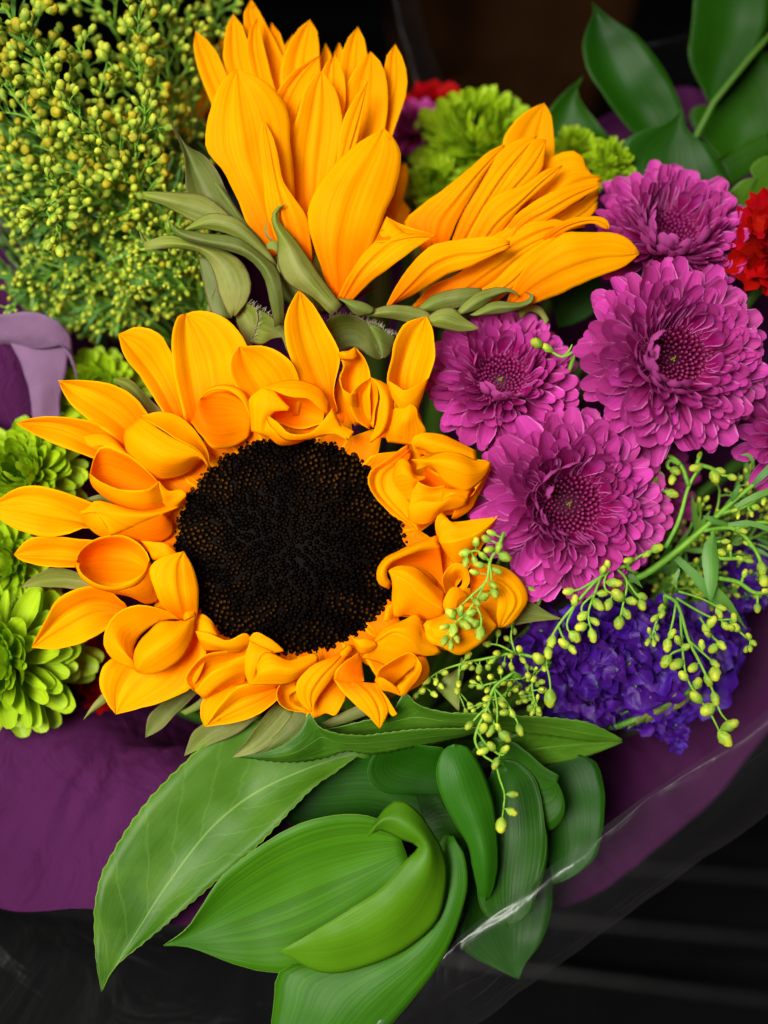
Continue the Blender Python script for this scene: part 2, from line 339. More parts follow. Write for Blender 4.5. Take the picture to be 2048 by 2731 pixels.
def film_material():
    m, nt, N = nodes('clear film'); L = nt.links.new
    out = N('ShaderNodeOutputMaterial'); tc = N('ShaderNodeTexCoord')
    n2 = N('ShaderNodeTexNoise'); n2.inputs['Scale'].default_value = 34; n2.inputs['Detail'].default_value = 3; n2.inputs['Distortion'].default_value = 2.0; L(tc.outputs['Object'], n2.inputs['Vector'])
    bp = N('ShaderNodeBump'); bp.inputs['Strength'].default_value = 0.35; bp.inputs['Distance'].default_value = 0.004; L(n2.outputs[0], bp.inputs['Height'])
    gl = N('ShaderNodeBsdfGlossy'); gl.inputs['Roughness'].default_value = 0.36; gl.inputs['Color'].default_value = (0.9, 0.9, 0.9, 1); L(bp.outputs[0], gl.inputs['Normal'])
    df = N('ShaderNodeBsdfDiffuse'); df.inputs['Color'].default_value = (0.42, 0.38, 0.42, 1)
    tp = N('ShaderNodeBsdfTransparent'); tp.inputs['Color'].default_value = (0.95, 0.95, 0.95, 1)
    uv = N('ShaderNodeUVMap'); mp = N('ShaderNodeMapping'); mp.inputs['Scale'].default_value = (14, 110, 1); L(uv.outputs[0], mp.inputs[0])
    ns = N('ShaderNodeTexNoise'); ns.inputs['Scale'].default_value = 1.0; ns.inputs['Detail'].default_value = 4; ns.inputs['Distortion'].default_value = 0.6; L(mp.outputs[0], ns.inputs['Vector'])
    st = N('ShaderNodeMapRange', interpolation_type='SMOOTHSTEP'); L(ns.outputs[0], st.inputs[0]); st.inputs[1].default_value = 0.60; st.inputs[2].default_value = 0.76; st.inputs[4].default_value = 0.09  # crinkle highlights painted in as noise streaks
    lw = N('ShaderNodeLayerWeight'); lw.inputs['Blend'].default_value = 0.22
    r = N('ShaderNodeMapRange'); L(lw.outputs['Facing'], r.inputs[0]); r.inputs[3].default_value = 0.003; r.inputs[4].default_value = 0.15
    ad = N('ShaderNodeMixShader'); ad.inputs[0].default_value = 0.2; L(gl.outputs[0], ad.inputs[1]); L(df.outputs[0], ad.inputs[2])
    sx = N('ShaderNodeSeparateXYZ'); L(uv.outputs[0], sx.inputs[0])
    haze = N('ShaderNodeMapRange', interpolation_type='SMOOTHSTEP'); L(sx.outputs[1], haze.inputs[0]); haze.inputs[1].default_value = 0.40; haze.inputs[2].default_value = 0.18; haze.inputs[4].default_value = 0.035  # smoky reflection band near the rim, painted in as extra opacity
    s0 = N('ShaderNodeMath', operation='ADD'); L(r.outputs[0], s0.inputs[0]); L(haze.outputs[0], s0.inputs[1])
    sa = N('ShaderNodeMath', operation='ADD'); L(s0.outputs[0], sa.inputs[0]); L(st.outputs[0], sa.inputs[1])
    ms = N('ShaderNodeMixShader'); L(sa.outputs[0], ms.inputs[0]); L(tp.outputs[0], ms.inputs[1]); L(ad.outputs[0], ms.inputs[2]); L(ms.outputs[0], out.inputs[0])
    return m
M_FILM = film_material()

# ------------------------------------------------------------------ the setting: black slatted shelf
def box_mesh(name, sx, sy, sz, bev, material):
    import bmesh
    bm = bmesh.new(); bmesh.ops.create_cube(bm, size=1); bmesh.ops.scale(bm, vec=(sx, sy, sz), verts=bm.verts)
    bmesh.ops.bevel(bm, geom=bm.edges[:], offset=bev, segments=2, affect='EDGES')
    me = bpy.data.meshes.new(name); bm.to_mesh(me); bm.free(); me.materials.append(material); return me
shelf = bpy.data.objects.new('shelf', box_mesh('shelf', 3.0, 2.6, 0.012, 0.002, M_SHELF)); col.objects.link(shelf)
shelf.location = (0, 0.6, -0.021); tag(shelf, kind='structure')
slat_me = box_mesh('slat', 3.0, 0.058, 0.015, 0.005, M_SHELF)
for i in range(22):
    s = bpy.data.objects.new('slat', slat_me); col.objects.link(s); s.parent = shelf
    s.location = (0, -1.0 + i*0.072, 0.0135); s.rotation_euler = (0, 0, math.radians(-3))

def on_shelf(x, y):
    d = V(x, y, 0) - cam.location; t = (0.004 - cam.location.z)/d.z; return cam.location + d*t
M_GLINT = simple('slat edge glint', (0.007, 0.007, 0.0075), rough=0.45, spec=0.2)  # added rods that draw the light caught along the slat edges
for pa, pb in (((1801, 2322), (2048, 2343)), ((1654, 2469), (2048, 2507)), ((1448, 2590), (2048, 2668))):
    a_, b_ = on_shelf(*pa), on_shelf(*pb); d_ = (b_-a_).normalized()
    t_ = Tubes().add([a_-d_*.5-shelf.location, b_+d_*.5-shelf.location], 26, 26, n=8, world=True, seg=2)
    o_ = link_mesh('slat_glint', t_.v, t_.f, M_GLINT, shelf)
# ------------------------------------------------------------------ flowers traced petal by petal
seedc = [0]
def part(root, crop, name, material, *patches, wob=10, thick=0.00010, nu=18, nv=15, serr=0, label=None):
    s = Sheet(); seedc[0] += 1
    for p in patches:
        rails, bulge = p[0], p[1]; k = dict(p[2]) if len(p) > 2 else {}
        k.setdefault('wob', wob); k.setdefault('nu', nu); k.setdefault('nv', nv); k.setdefault('serr', serr)
        if material is M_PETAL: k.setdefault('flat', .35 if 'ridge' in k else .2); bulge *= .7
        s.patch([crop.rail(r) for r in rails], bulge, seed=seedc[0], **k)
    o = s.build(name, material, root, thick)
    if label: o['label'] = label
    return o
CUP = dict(ug=(0.45, 0.95)); LIP = dict(ug=(0.75, 1.0), nv=5); DEEP = dict(ug=(0.0, 0.4))

f, w = foot()
SF1 = thing('sunflower', 'wide open sunflower facing out with a large dark brown disc and curled inner petals', 'sunflower', f, 'sunflowers of the bouquet')
flower_stem(SF1, V(780, 1460, -90), w, 42, M_DARKSTEM)
def P1(crop, *patches, **k): return part(SF1, crop, 'petal', M_PETAL, *patches, **k)
a = CA.shift(0)
RD = dict(ridge=8)
# outer rays, top left to far left
P1(a, ([[(730,690,-30),(610,500,0),(535,400,25),(512,308,15)], [(785,680,-60),(690,490,-35),(590,365,-5),(512,308,15)], [(850,680,-30),(745,400,10),(690,310,30),(600,278,25),(512,308,15)]], 0, RD))
P1(a, ([[(800,700,-20),(745,430,25),(748,290,35),(772,228,25),(803,222,10)], [(890,700,-50),(860,470,-25),(825,310,-5),(803,222,10)], [(1010,680,-30),(1078,470,10),(1062,350,35),(1000,262,40),(920,216,35),(838,212,20),(803,222,10)]], 0, RD), nu=22)
P1(a, ([[(680,720,-20),(640,655,0),(580,582,20),(480,525,30),(350,508,30),(250,510,20)], [(620,780,-50),(520,660,-35),(400,580,-10),(300,535,0),(250,510,20)], [(580,830,-20),(500,760,0),(400,690,15),(310,620,25),(272,555,25),(250,510,20)]], 0, RD), nu=22)
P1(a, ([[(560,820,-20),(500,740,0),(400,688,20),(250,666,30),(130,672,25),(70,695,20)], [(560,870,-50),(430,790,-30),(280,720,-10),(150,700,5),(70,695,20)], [(560,900,-20),(440,858,5),(300,810,20),(170,755,25),(100,715,25),(70,695,20)]], 0, RD))
P1(a, ([[(1420,680,-10),(1300,520,20),(1238,350,45),(1232,235,50),(1262,160,45),(1293,116,40)], [(1445,660,-40),(1390,470,-20),(1325,270,10),(1293,116,40)], [(1460,640,0),(1440,560,20),(1470,400,45),(1440,330,48),(1400,260,48),(1350,180,45),(1293,116,40)]], 0, RD), nu=22)
P1(a, ([[(1120,680,-20),(1040,575,25),(990,470,60),(1000,400,60),(1036,364,50)], [(1190,680,-40),(1160,550,-30),(1100,450,-5),(1036,364,50)], [(1290,660,-20),(1297,520,30),(1250,420,60),(1150,363,62),(1036,364,50)]], 0, RD))
# inner curled rays, upper left
P1(a, ([[(532,760,30),(560,870,30),(640,930,20),(740,940,5),(830,900,0),(880,845,20),(905,890,35)], [(545,720,70),(600,790,95),(690,850,95),(780,860,75),(860,840,55),(905,890,37)], [(608,664,55),(680,715,80),(760,765,85),(830,800,75),(870,830,60),(907,888,40)]], 12, CUP),
   ([[(608,664,50),(660,648,45),(740,650,35),(810,690,30),(870,765,30),(900,820,30),(907,888,38)], [(608,666,55),(690,715,82),(770,768,82),(835,800,75),(870,828,62),(907,888,40)]], -12, CUP))
P1(a, ([[(825,690,35),(870,748,45),(920,802,30),(1000,800,5),(1080,750,-10)], [(845,640,65),(895,690,55),(960,700,30),(1040,690,0),(1090,700,-10)], [(862,588,60),(905,565,25),(970,560,10),(1040,590,-5),(1092,650,-10)]], 22, DEEP),
   ([[(860,592,62),(900,560,50),(980,552,50),(1040,590,45),(1085,680,25)], [(862,588,60),(905,543,42),(970,527,40),(1050,555,35),(1095,640,15)]], 8, LIP))
P1(a, ([[(1085,730,20),(1078,650,45),(1075,592,60),(1130,540,70)], [(1120,740,45),(1120,660,70),(1130,600,82),(1150,540,75)], [(1160,752,40),(1158,680,60),(1200,640,72),(1255,640,72),(1215,590,75),(1168,540,72)]], 8, CUP),
   ([[(1128,542,70),(1200,515,62),(1290,510,52),(1380,545,45),(1425,612,38)], [(1165,548,88),(1250,578,98),(1330,590,90),(1390,635,65),(1418,662,40)]], 18, CUP),
   ([[(1165,560,50),(1290,560,40),(1405,640,30)], [(1190,690,20),(1290,720,-10),(1390,700,10)]], -45, DEEP),
   ([[(1155,672,66),(1170,710,70),(1235,768,75),(1350,762,75),(1450,738,65),(1506,768,55)], [(1160,662,70),(1200,692,90),(1250,738,100),(1340,736,95),(1400,682,75),(1435,630,50)]], 6, LIP),
   ([[(1435,628,50),(1472,690,45),(1528,732,45)], [(1370,742,80),(1450,740,65),(1506,770,52)]], 10, CUP),
   ([[(1088,705,10),(1110,738,20),(1160,756,30),(1200,786,25),(1260,788,15),(1330,762,10)], [(1150,672,60),(1165,705,68),(1200,742,74),(1240,766,72),(1300,768,65),(1350,756,60)]], 8, CUP))
# tube beside the disc, left
P1(a, ([[(560,880,10),(520,790,30),(470,748,40),(420,740,45),(362,752,45)], [(640,895,50),(520,812,60),(440,790,60),(385,795,55),(362,752,45)]], 10, CUP),
   ([[(690,955,40),(620,882,55),(540,822,65),(440,792,65),(402,860,65),(386,925,65)], [(700,985,20),(640,1000,5),(540,1005,0),(460,985,10),(410,955,40),(388,936,64)]], -25, DEEP),
   ([[(386,912,70),(430,948,85),(540,984,95),(640,978,85),(688,945,60)], [(390,945,62),(440,985,60),(540,1035,55),(640,1045,45),(720,1015,30)], [(400,970,30),(440,1005,20),(520,1055,5),(620,1082,-5),(750,1050,-10)]], 8, CUP),
   ([[(686,945,62),(730,985,45),(785,982,35),(806,1005,30),(780,1040,10)], [(690,985,50),(700,1030,30),(730,1060,10),(760,1065,0)]], 12, CUP))
b = CB
# left outer rays
P1(b, ([[(520,110,-30),(390,62,-5),(300,28,15),(200,-2,30),(140,-8,30),(60,8,30),(-45,80,15)], [(520,180,-50),(380,150,-35),(250,90,-15),(100,60,5),(-45,80,15)], [(560,230,-20),(480,232,-5),(380,172,10),(300,200,25),(200,213,30),(100,190,25),(20,155,20),(-45,80,15)]], 0, RD), nu=22)
P1(b, ([[(480,240,-30),(400,228,-10),(300,217,10),(200,211,20),(120,225,22),(60,290,15)], [(480,300,-60),(380,302,-45),(230,290,-20),(60,290,15)], [(480,360,-30),(400,346,-10),(300,346,10),(160,336,20),(90,315,20),(60,290,15)]], 0, RD))
P1(b, ([[(760,60,-10),(680,90,10),(600,98,25),(480,68,45),(410,57,55),(375,90,55),(342,104,50)], [(770,90,0),(700,112,40),(600,118,60),(480,108,65),(400,100,62),(342,110,52)], [(500,200,30),(480,206,40),(450,160,55),(420,120,60),(400,108,60),(345,118,52)]], 5, CUP),
   ([[(342,108,50),(400,100,58),(430,130,62),(455,165,58),(482,206,40)], [(345,130,40),(370,160,20),(400,190,10),(440,215,5),(480,225,0)]], 10, CUP),
   ([[(700,112,40),(620,140,40),(540,170,40),(482,206,38)], [(745,150,0),(745,200,-10),(700,235,-20),(600,240,-20),(480,232,-20)]], 10, DEEP))
# tube with round mouth
P1(b, ([[(330,320,70),(338,285,62),(380,240,45),(450,210,30),(530,207,25),(600,240,25),(645,310,40),(642,335,42)], [(345,330,60),(370,310,30),(420,290,0),(480,285,-25),(540,290,-30),(590,310,-20),(625,340,10),(636,345,38)], [(340,345,72),(370,385,60),(425,420,50),(500,432,45),(570,412,40),(618,370,40),(634,350,40)]], -25, DEEP),
   ([[(328,312,72),(350,368,88),(420,418,98),(500,430,92),(570,410,80),(618,368,62),(642,318,44)], [(324,338,68),(350,392,74),(420,437,80),(500,448,76),(577,430,64),(628,388,48),(650,330,36)]], 4, LIP),
   ([[(345,388,68),(420,436,78),(500,447,74),(577,429,62),(628,387,46),(650,330,34)], [(430,440,0),(500,460,-10),(570,475,-15),(640,505,-15),(690,480,-10),(690,400,-5)]], 15, DEEP))
P1(b, ([[(540,500,-40),(440,428,-10),(330,440,20),(240,490,30),(200,570,30),(160,640,28),(137,692,25)], [(560,540,-60),(410,520,-40),(270,590,-15),(137,692,25)], [(570,560,-30),(470,605,0),(400,650,20),(300,690,28),(200,699,28),(137,692,25)]], 0, RD), nu=22)
P1(b, ([[(780,570,0),(705,515,40),(665,430,65),(643,355,62),(690,305,65),(795,275,60)], [(800,580,10),(770,500,60),(750,400,85),(760,320,78),(795,275,60)], [(845,600,0),(858,500,35),(854,410,48),(828,330,55),(795,275,60)]], 6, RD))
P1(b, ([[(770,300,0),(762,278,20),(720,246,40),(660,235,40),(610,232,30)], [(760,340,10),(720,290,35),(680,270,35),(610,232,30)], [(720,340,0),(690,310,15),(660,312,20),(640,270,25),(610,232,30)]], 10, CUP))
P1(b, ([[(582,785,72),(500,755,62),(450,690,60),(450,630,58),(500,545,50),(600,508,40),(660,515,30),(770,550,10)], [(575,750,82),(530,710,85),(500,660,70),(510,610,45),(570,570,20),(650,550,0),(720,552,0),(775,560,5)], [(578,780,72),(575,720,60),(578,690,40),(600,650,10),(640,610,-10),(690,580,-20),(740,570,-15),(780,572,0)]], 5, CUP),
   ([[(580,785,76),(578,720,74),(592,680,68),(640,625,58),(690,580,50),(760,578,40),(795,575,35)], [(590,795,80),(620,740,105),(680,690,112),(740,650,100),(790,610,75),(815,570,50)], [(602,802,74),(650,806,78),(730,782,78),(800,720,66),(835,640,48),(842,555,30)]], 8, CUP),
   ([[(795,575,35),(815,565,50),(842,555,30)], [(790,540,10),(800,530,20),(838,520,20)]], 5, CUP))
P1(b, ([[(580,700,-20),(450,765,25),(430,850,40),(455,920,42),(500,980,32)], [(730,690,-30),(620,790,0),(545,880,10),(500,980,32)], [(880,620,0),(888,740,22),(820,870,38),(690,930,42),(580,962,40),(500,980,32)]], 0, RD), nu=22)
P1(b, ([[(845,622,52),(900,628,62),(980,660,62),(1060,630,52),(1085,650,40)], [(860,660,50),(930,680,60),(1000,690,55),(1085,665,35)], [(885,706,20),(960,706,30),(1020,713,30),(1095,680,20)]], 8, CUP),
   ([[(845,545,-10),(880,548,5),(915,575,15),(940,625,20)], [(842,630,30),(870,628,40),(905,630,45),(940,640,40)]], 12, CUP))
P1(b, ([[(1090,690,10),(980,708,40),(890,722,52),(820,785,58),(800,835,56),(842,886,50)], [(1080,720,-10),(980,745,0),(900,770,5),(845,830,30),(842,880,48)], [(1070,750,10),(980,772,-10),(915,803,-5),(868,848,25),(848,884,48)]], -8, CUP),
   ([[(1070,742,40),(980,768,66),(910,800,70),(865,850,62),(846,884,50)], [(1070,800,20),(1000,820,50),(930,860,55),(885,895,45),(850,888,48)], [(1060,850,-10),(1000,860,0),(930,890,10),(885,915,20),(855,893,45)]], 6, CUP))
P1(b, ([[(1070,830,-20),(960,860,0),(880,910,20),(866,980,32),(880,1034,36)], [(1100,852,30),(1020,862,42),(960,930,52),(915,990,48),(888,1032,38)]], -14, CUP),
   ([[(1210,850,10),(1100,848,38),(1030,858,50),(960,928,56),(888,1031,42)], [(1200,870,-10),(1120,910,0),(1030,950,5),(888,1031,40)], [(1220,890,5),(1180,936,22),(1090,992,34),(990,1020,40),(888,1033,40)]], 0, RD))
P1(b, ([[(1078,852,42),(1056,790,55),(1064,710,62),(1080,660,55)], [(1092,852,45),(1110,770,66),(1140,716,66),(1180,710,55)]], 8, CUP),
   ([[(1076,654,52),(1105,627,58),(1160,650,54),(1226,702,42)], [(1085,690,45),(1130,712,50),(1190,715,45),(1226,708,40)]], 8, CUP),
   ([[(1105,770,66),(1150,714,64),(1250,746,60),(1310,730,50),(1368,718,40)], [(1110,810,80),(1180,790,90),(1260,795,80),(1320,770,60),(1376,735,40)], [(1075,850,44),(1130,852,60),(1240,850,55),(1312,802,45),(1376,750,36)]], 6, CUP))
# upper right petals
c = CC
P1(c, ([[(510,800,-10),(440,605,40),(424,540,55),(446,470,58),(414,396,62)], [(545,790,-30),(500,620,-15),(500,520,-10),(530,430,20),(480,390,55)], [(600,780,-10),(595,640,25),(597,530,42),(562,420,55),(510,364,62)]], 0, CUP),
   ([[(414,396,64),(440,388,75),(480,385,72),(510,364,64)], [(430,432,58),(470,436,70),(510,436,66),(528,420,58)]], 10, LIP),
   ([[(426,530,58),(445,600,66),(490,622,62),(520,610,40)], [(440,600,40),(455,680,20),(500,780,-10),(540,790,-20)]], 10, CUP))
P1(c, ([[(590,820,0),(520,772,22),(484,680,42),(490,620,52),(540,565,58),(600,533,52)], [(600,800,-20),(580,720,-20),(570,640,-5),(590,580,25),(600,533,52)], [(610,810,-10),(625,710,0),(640,640,20),(630,580,42),(600,533,52)]], 0, CUP),
   ([[(585,890,30),(618,820,45),(640,720,66),(650,640,74),(630,575,66),(600,533,56)], [(595,892,35),(660,830,60),(690,740,75),(690,640,72),(650,570,66),(600,533,56)], [(600,892,30),(685,835,25),(724,740,28),(722,650,38),(685,570,50),(600,533,55)]], 4, CUP))
P1(c, ([[(800,760,-15),(700,612,35),(688,530,55),(714,430,55),(728,340,55),(785,235,50),(905,193,42)], [(815,760,-40),(785,590,-40),(800,470,-35),(845,340,-10),(905,193,42)], [(850,740,-10),(915,550,42),(952,430,55),(950,330,50),(935,250,45),(905,193,42)]], 0, RD, ), nu=22)
P1(c, ([[(690,545,55),(740,575,66),(785,602,72),(840,582,68),(918,535,52)], [(700,612,45),(735,672,45),(785,735,30),(835,725,30),(890,610,44)]], 12, CUP))
P1(c, ([[(690,890,0),(678,830,22),(728,702,42),(780,702,55),(820,676,58)], [(770,900,0),(770,820,45),(792,760,72),(812,710,64),(820,676,58)], [(850,910,0),(902,840,22),(868,760,45),(850,700,55),(820,676,58)]], 0, CUP))
# crumpled knot of petals at the right of the disc
P1(c, ([[(872,972,30),(828,915,50),(835,862,66),(880,838,70),(980,845,62),(1090,892,50),(1182,940,42)], [(890,965,20),(860,915,60),(900,890,85),(1000,900,85),(1090,925,70),(1182,960,50)], [(905,972,40),(885,925,50),(940,952,72),(1020,945,78),(1100,958,72),(1182,988,52)]], 6, CUP))
P1(c, ([[(820,985,40),(900,982,75),(1000,946,82),(1080,948,80),(1180,992,68),(1262,1000,50)], [(850,1010,50),(940,1000,100),(1040,1010,118),(1130,1040,110),(1200,1050,80),(1262,1001,50)], [(852,1042,50),(930,1022,72),(1000,1102,75),(1060,1142,72),(1130,1162,66),(1195,1115,60),(1240,1062,55),(1262,1003,50)]], 4, CUP), nu=22)
P1(c, ([[(1182,985,50),(1262,1002,40),(1235,1100,25),(1190,1195,15),(1150,1262,5),(1060,1318,0)], [(1140,1160,60),(1180,1140,65),(1165,1180,60),(1120,1205,50),(1085,1215,45),(1045,1312,10)]], 12, CUP))
P1(c, ([[(808,900,0),(690,985,45),(602,1045,66),(582,1110,72),(630,1205,66),(720,1292,48),(800,1345,36),(866,1392,25)], [(815,930,5),(720,1010,35),(650,1070,40),(650,1150,40),(700,1220,40),(770,1290,35),(866,1392,28)], [(825,970,5),(790,1010,25),(770,1070,28),(775,1150,28),(800,1205,30),(822,1235,28),(842,1300,26),(866,1392,26)]], 0, RD), nu=22)
P1(c, ([[(715,1060,10),(738,1002,40),(776,981,60),(812,1002,64),(842,1072,60),(912,1076,45)], [(710,1110,30),(750,1070,75),(800,1070,92),(850,1100,80),(905,1090,55)], [(712,1145,0),(760,1195,20),(822,1218,40),(838,1150,66),(870,1110,64),(912,1080,45)]], 6, CUP))
P1(c, ([[(838,1088,66),(890,1125,76),(950,1140,66),(1012,1128,52)], [(825,1180,60),(880,1180,60),(950,1180,50),(1010,1165,45)], [(803,1258,60),(870,1224,80),(960,1225,76),(1012,1205,60)]], -5, CUP))
P1(c, ([[(803,1258,66),(870,1222,88),(990,1218,90),(1072,1158,84),(1135,1196,72)], [(808,1312,52),(850,1346,52),(920,1341,48),(985,1280,54),(1060,1262,54),(1125,1238,52)]], 18, CUP),
   ([[(1000,1140,40),(1060,1150,70),(1110,1150,66),(1150,1160,60)], [(990,1215,85),(1050,1180,95),(1100,1195,80),(1135,1200,70)]], 15, CUP))
P1(c, ([[(900,1020,10),(1000,1080,10),(1120,1150,20),(1180,1100,20)], [(850,1200,-30),(940,1280,-40),(1060,1290,-30),(1160,1220,0)]], -20, DEEP))
d = CD
P1(d, ([[(965,275,10),(955,190,45),(985,130,55),(1012,178,48),(1060,190,45),(1170,176,42),(1302,158,32)], [(975,295,40),(1010,250,45),(1090,240,50),(1200,210,46),(1302,158,32)], [(985,312,50),(1080,294,66),(1185,255,60),(1270,190,42),(1302,158,32)]], 0, CUP),
   ([[(983,308,52),(1080,292,67),(1190,252,60),(1272,186,42),(1302,158,32)], [(1000,345,20),(1070,425,10),(1120,405,10),(1200,302,15),(1268,215,22),(1302,158,32)]], 14, CUP))
P1(d, ([[(968,260,20),(850,305,48),(750,350,62),(670,395,72),(631,465,74),(645,530,64),(702,563,54)], [(970,290,35),(870,320,70),(770,362,85),(695,405,95),(660,465,95),(670,512,84),(708,545,60)], [(978,318,40),(900,337,62),(790,378,82),(722,412,86),(692,450,86),(692,500,76),(716,530,60)]], 5, CUP),
   ([[(978,315,38),(900,336,60),(790,377,80),(722,411,82),(694,450,72)], [(1008,565,-20),(930,475,-20),(850,440,-10),(770,436,10),(710,457,50)]], -35, DEEP))
P1(d, ([[(1010,585,10),(930,515,42),(850,444,62),(760,431,72),(696,462,72)], [(1005,635,30),(930,575,72),(860,515,88),(780,465,88),(696,462,75)], [(1000,675,38),(930,632,62),(870,582,78),(800,512,86),(697,463,76)]], 4, CUP),
   ([[(1000,673,40),(930,630,63),(870,580,78),(800,510,84),(700,466,76)], [(1000,735,-10),(900,735,0),(800,708,5),(730,718,18),(714,620,42),(720,530,62)]], 16, CUP),
   ([[(722,640,38),(690,660,40),(670,735,30)], [(722,725,15),(705,735,25),(680,742,28)]], 8, CUP))
P1(d, ([[(1010,590,10),(993,500,50),(1038,432,62),(1085,416,62),(1130,448,60),(1146,530,50),(1115,575,46)], [(1030,590,-10),(1030,510,20),(1060,465,60),(1090,450,66),(1115,475,62),(1122,530,50),(1095,570,50)], [(1060,600,-20),(1062,530,-20),(1080,500,10),(1095,490,30),(1105,505,35),(1105,535,40),(1075,560,50)]], 0, CUP),
   ([[(1115,570,48),(1060,545,62),(1018,590,66),(998,650,62),(1022,700,50),(1010,760,40)], [(1140,600,40),(1090,620,70),(1070,680,72),(1060,720,60),(1030,780,40)]], 10, dict(ug=(.45, .95), wob=22)))
P1(d, ([[(905,735,10),(1000,700,20),(1100,640,30),(1200,645,40),(1250,700,36),(1297,762,32)], [(900,760,40),(980,780,70),(1080,770,85),(1180,740,70),(1250,740,48),(1297,763,32)], [(888,765,30),(920,852,52),(1000,888,52),(1090,927,40),(1170,890,40),(1232,840,36),(1297,766,32)]], 5, CUP), nu=22)
P1(d, ([[(888,762,45),(910,740,55),(960,735,45),(1005,720,25)], [(912,800,60),(945,810,62),(980,790,45),(1008,760,25)]], -8, CUP))
P1(d, ([[(1150,420,-20),(1265,424,15),(1360,450,32),(1440,530,35),(1473,610,28),(1430,692,25),(1370,757,18),(1330,775,12)], [(1150,500,-20),(1230,500,30),(1320,530,60),(1380,590,70),(1390,650,60),(1350,720,45),(1320,775,15)], [(1150,580,-20),(1210,570,15),(1280,575,40),(1300,620,55),(1295,690,52),(1300,730,40),(1302,776,20)]], 4, dict(ridge=9)), nu=22)
# lower right petals
P1(d, ([[(484,813,40),(520,842,60),(560,838,62),(625,858,45)], [(505,860,50),(545,880,66),(590,880,58),(630,865,45)], [(520,900,30),(555,918,45),(600,905,42),(635,875,40)]], 5, CUP))
P1(d, ([[(618,835,20),(680,772,50),(780,735,62),(852,698,52),(905,820,40),(988,905,20)], [(620,850,40),(720,785,85),(800,785,90),(850,800,75),(890,870,50),(985,915,20)], [(625,865,30),(735,802,84),(800,832,84),(850,882,62),(882,928,32),(970,925,15)]], 5, CUP),
   ([[(625,862,32),(735,802,80),(800,832,80),(850,882,60),(882,928,32)], [(548,940,-10),(640,965,-10),(700,995,-5),(780,950,20),(840,925,30)]], 12, CUP))
P1(d, ([[(622,1078,42),(640,1010,52),(720,955,58),(810,914,58),(852,935,56)], [(650,1090,40),(690,1020,20),(750,985,10),(810,950,25),(848,950,45)], [(705,1118,15),(745,1080,-15),(800,1025,-15),(838,985,20),(848,960,45)]], -4, CUP),
   ([[(850,935,57),(882,988,62),(866,1052,60),(782,1152,52)], [(848,960,45),(850,1005,68),(800,1070,76),(770,1150,56)], [(840,985,28),(840,1010,35),(790,1060,45),(740,1110,58),(768,1150,54)]], 3, CUP),
   ([[(860,938,40),(905,944,15),(923,1020,5),(870,1092,5),(800,1130,15)], [(882,988,54),(868,1050,54),(830,1095,50),(782,1150,48)]], 8, CUP),
   ([[(620,1062,44),(655,1050,70),(700,1075,76),(745,1108,66)], [(628,1095,40),(650,1118,50),(700,1128,54),(768,1153,52)]], 10, CUP))
P1(d, ([[(395,1065,40),(450,1142,62),(560,1242,64),(648,1335,52)], [(500,1072,58),(585,1150,84),(632,1240,76),(648,1335,52)], [(630,1085,60),(672,1165,62),(696,1238,54),(648,1335,52)]], 0, RD),
   ([[(632,1088,60),(690,1165,62),(744,1250,58)], [(640,1120,50),(690,1225,50),(720,1268,55),(742,1254,58)]], 5, CUP),
   ([[(393,1062,40),(408,1010,50),(460,960,40),(535,915,10)], [(470,1080,60),(470,1030,50),(490,985,30),(540,935,5)], [(565,1072,52),(555,1020,10),(548,980,-5),(545,940,-5)]], 0, DEEP))
P1(d, ([[(470,875,0),(385,935,42),(255,1000,62),(187,1085,62),(205,1182,52),(275,1242,42)], [(490,870,10),(400,960,62),(310,1050,80),(260,1140,66),(275,1242,42)], [(505,875,0),(435,980,40),(370,1072,52),(302,1172,48),(275,1242,42)]], 0, RD))
P1(d, ([[(470,880,20),(480,868,35),(500,880,30),(498,905,20)], [(430,900,30),(432,925,45),(450,945,40),(480,935,15)]], 10, LIP))
P1(d, ([[(190,1050,30),(115,1068,45),(77,1130,50),(85,1182,50),(120,1222,48),(200,1242,42),(245,1236,40)], [(190,1090,-5),(140,1105,5),(110,1140,10),(120,1180,15),(150,1210,25),(205,1230,35),(245,1232,38)], [(195,1120,0),(170,1130,-5),(150,1150,-5),(155,1180,0),(180,1205,15),(215,1222,30),(245,1228,36)]], -8, CUP))
P1(d, ([[(400,1040,-20),(330,1120,-5),(270,1210,5),(240,1270,15),(262,1286,15)], [(440,1080,-20),(380,1150,0),(330,1215,5),(320,1255,12),(285,1275,14)], [(470,1120,-20),(450,1180,5),(395,1262,12),(345,1240,10),(330,1262,12)]], 5, dict(ug=(.1,.8), wob=14)))
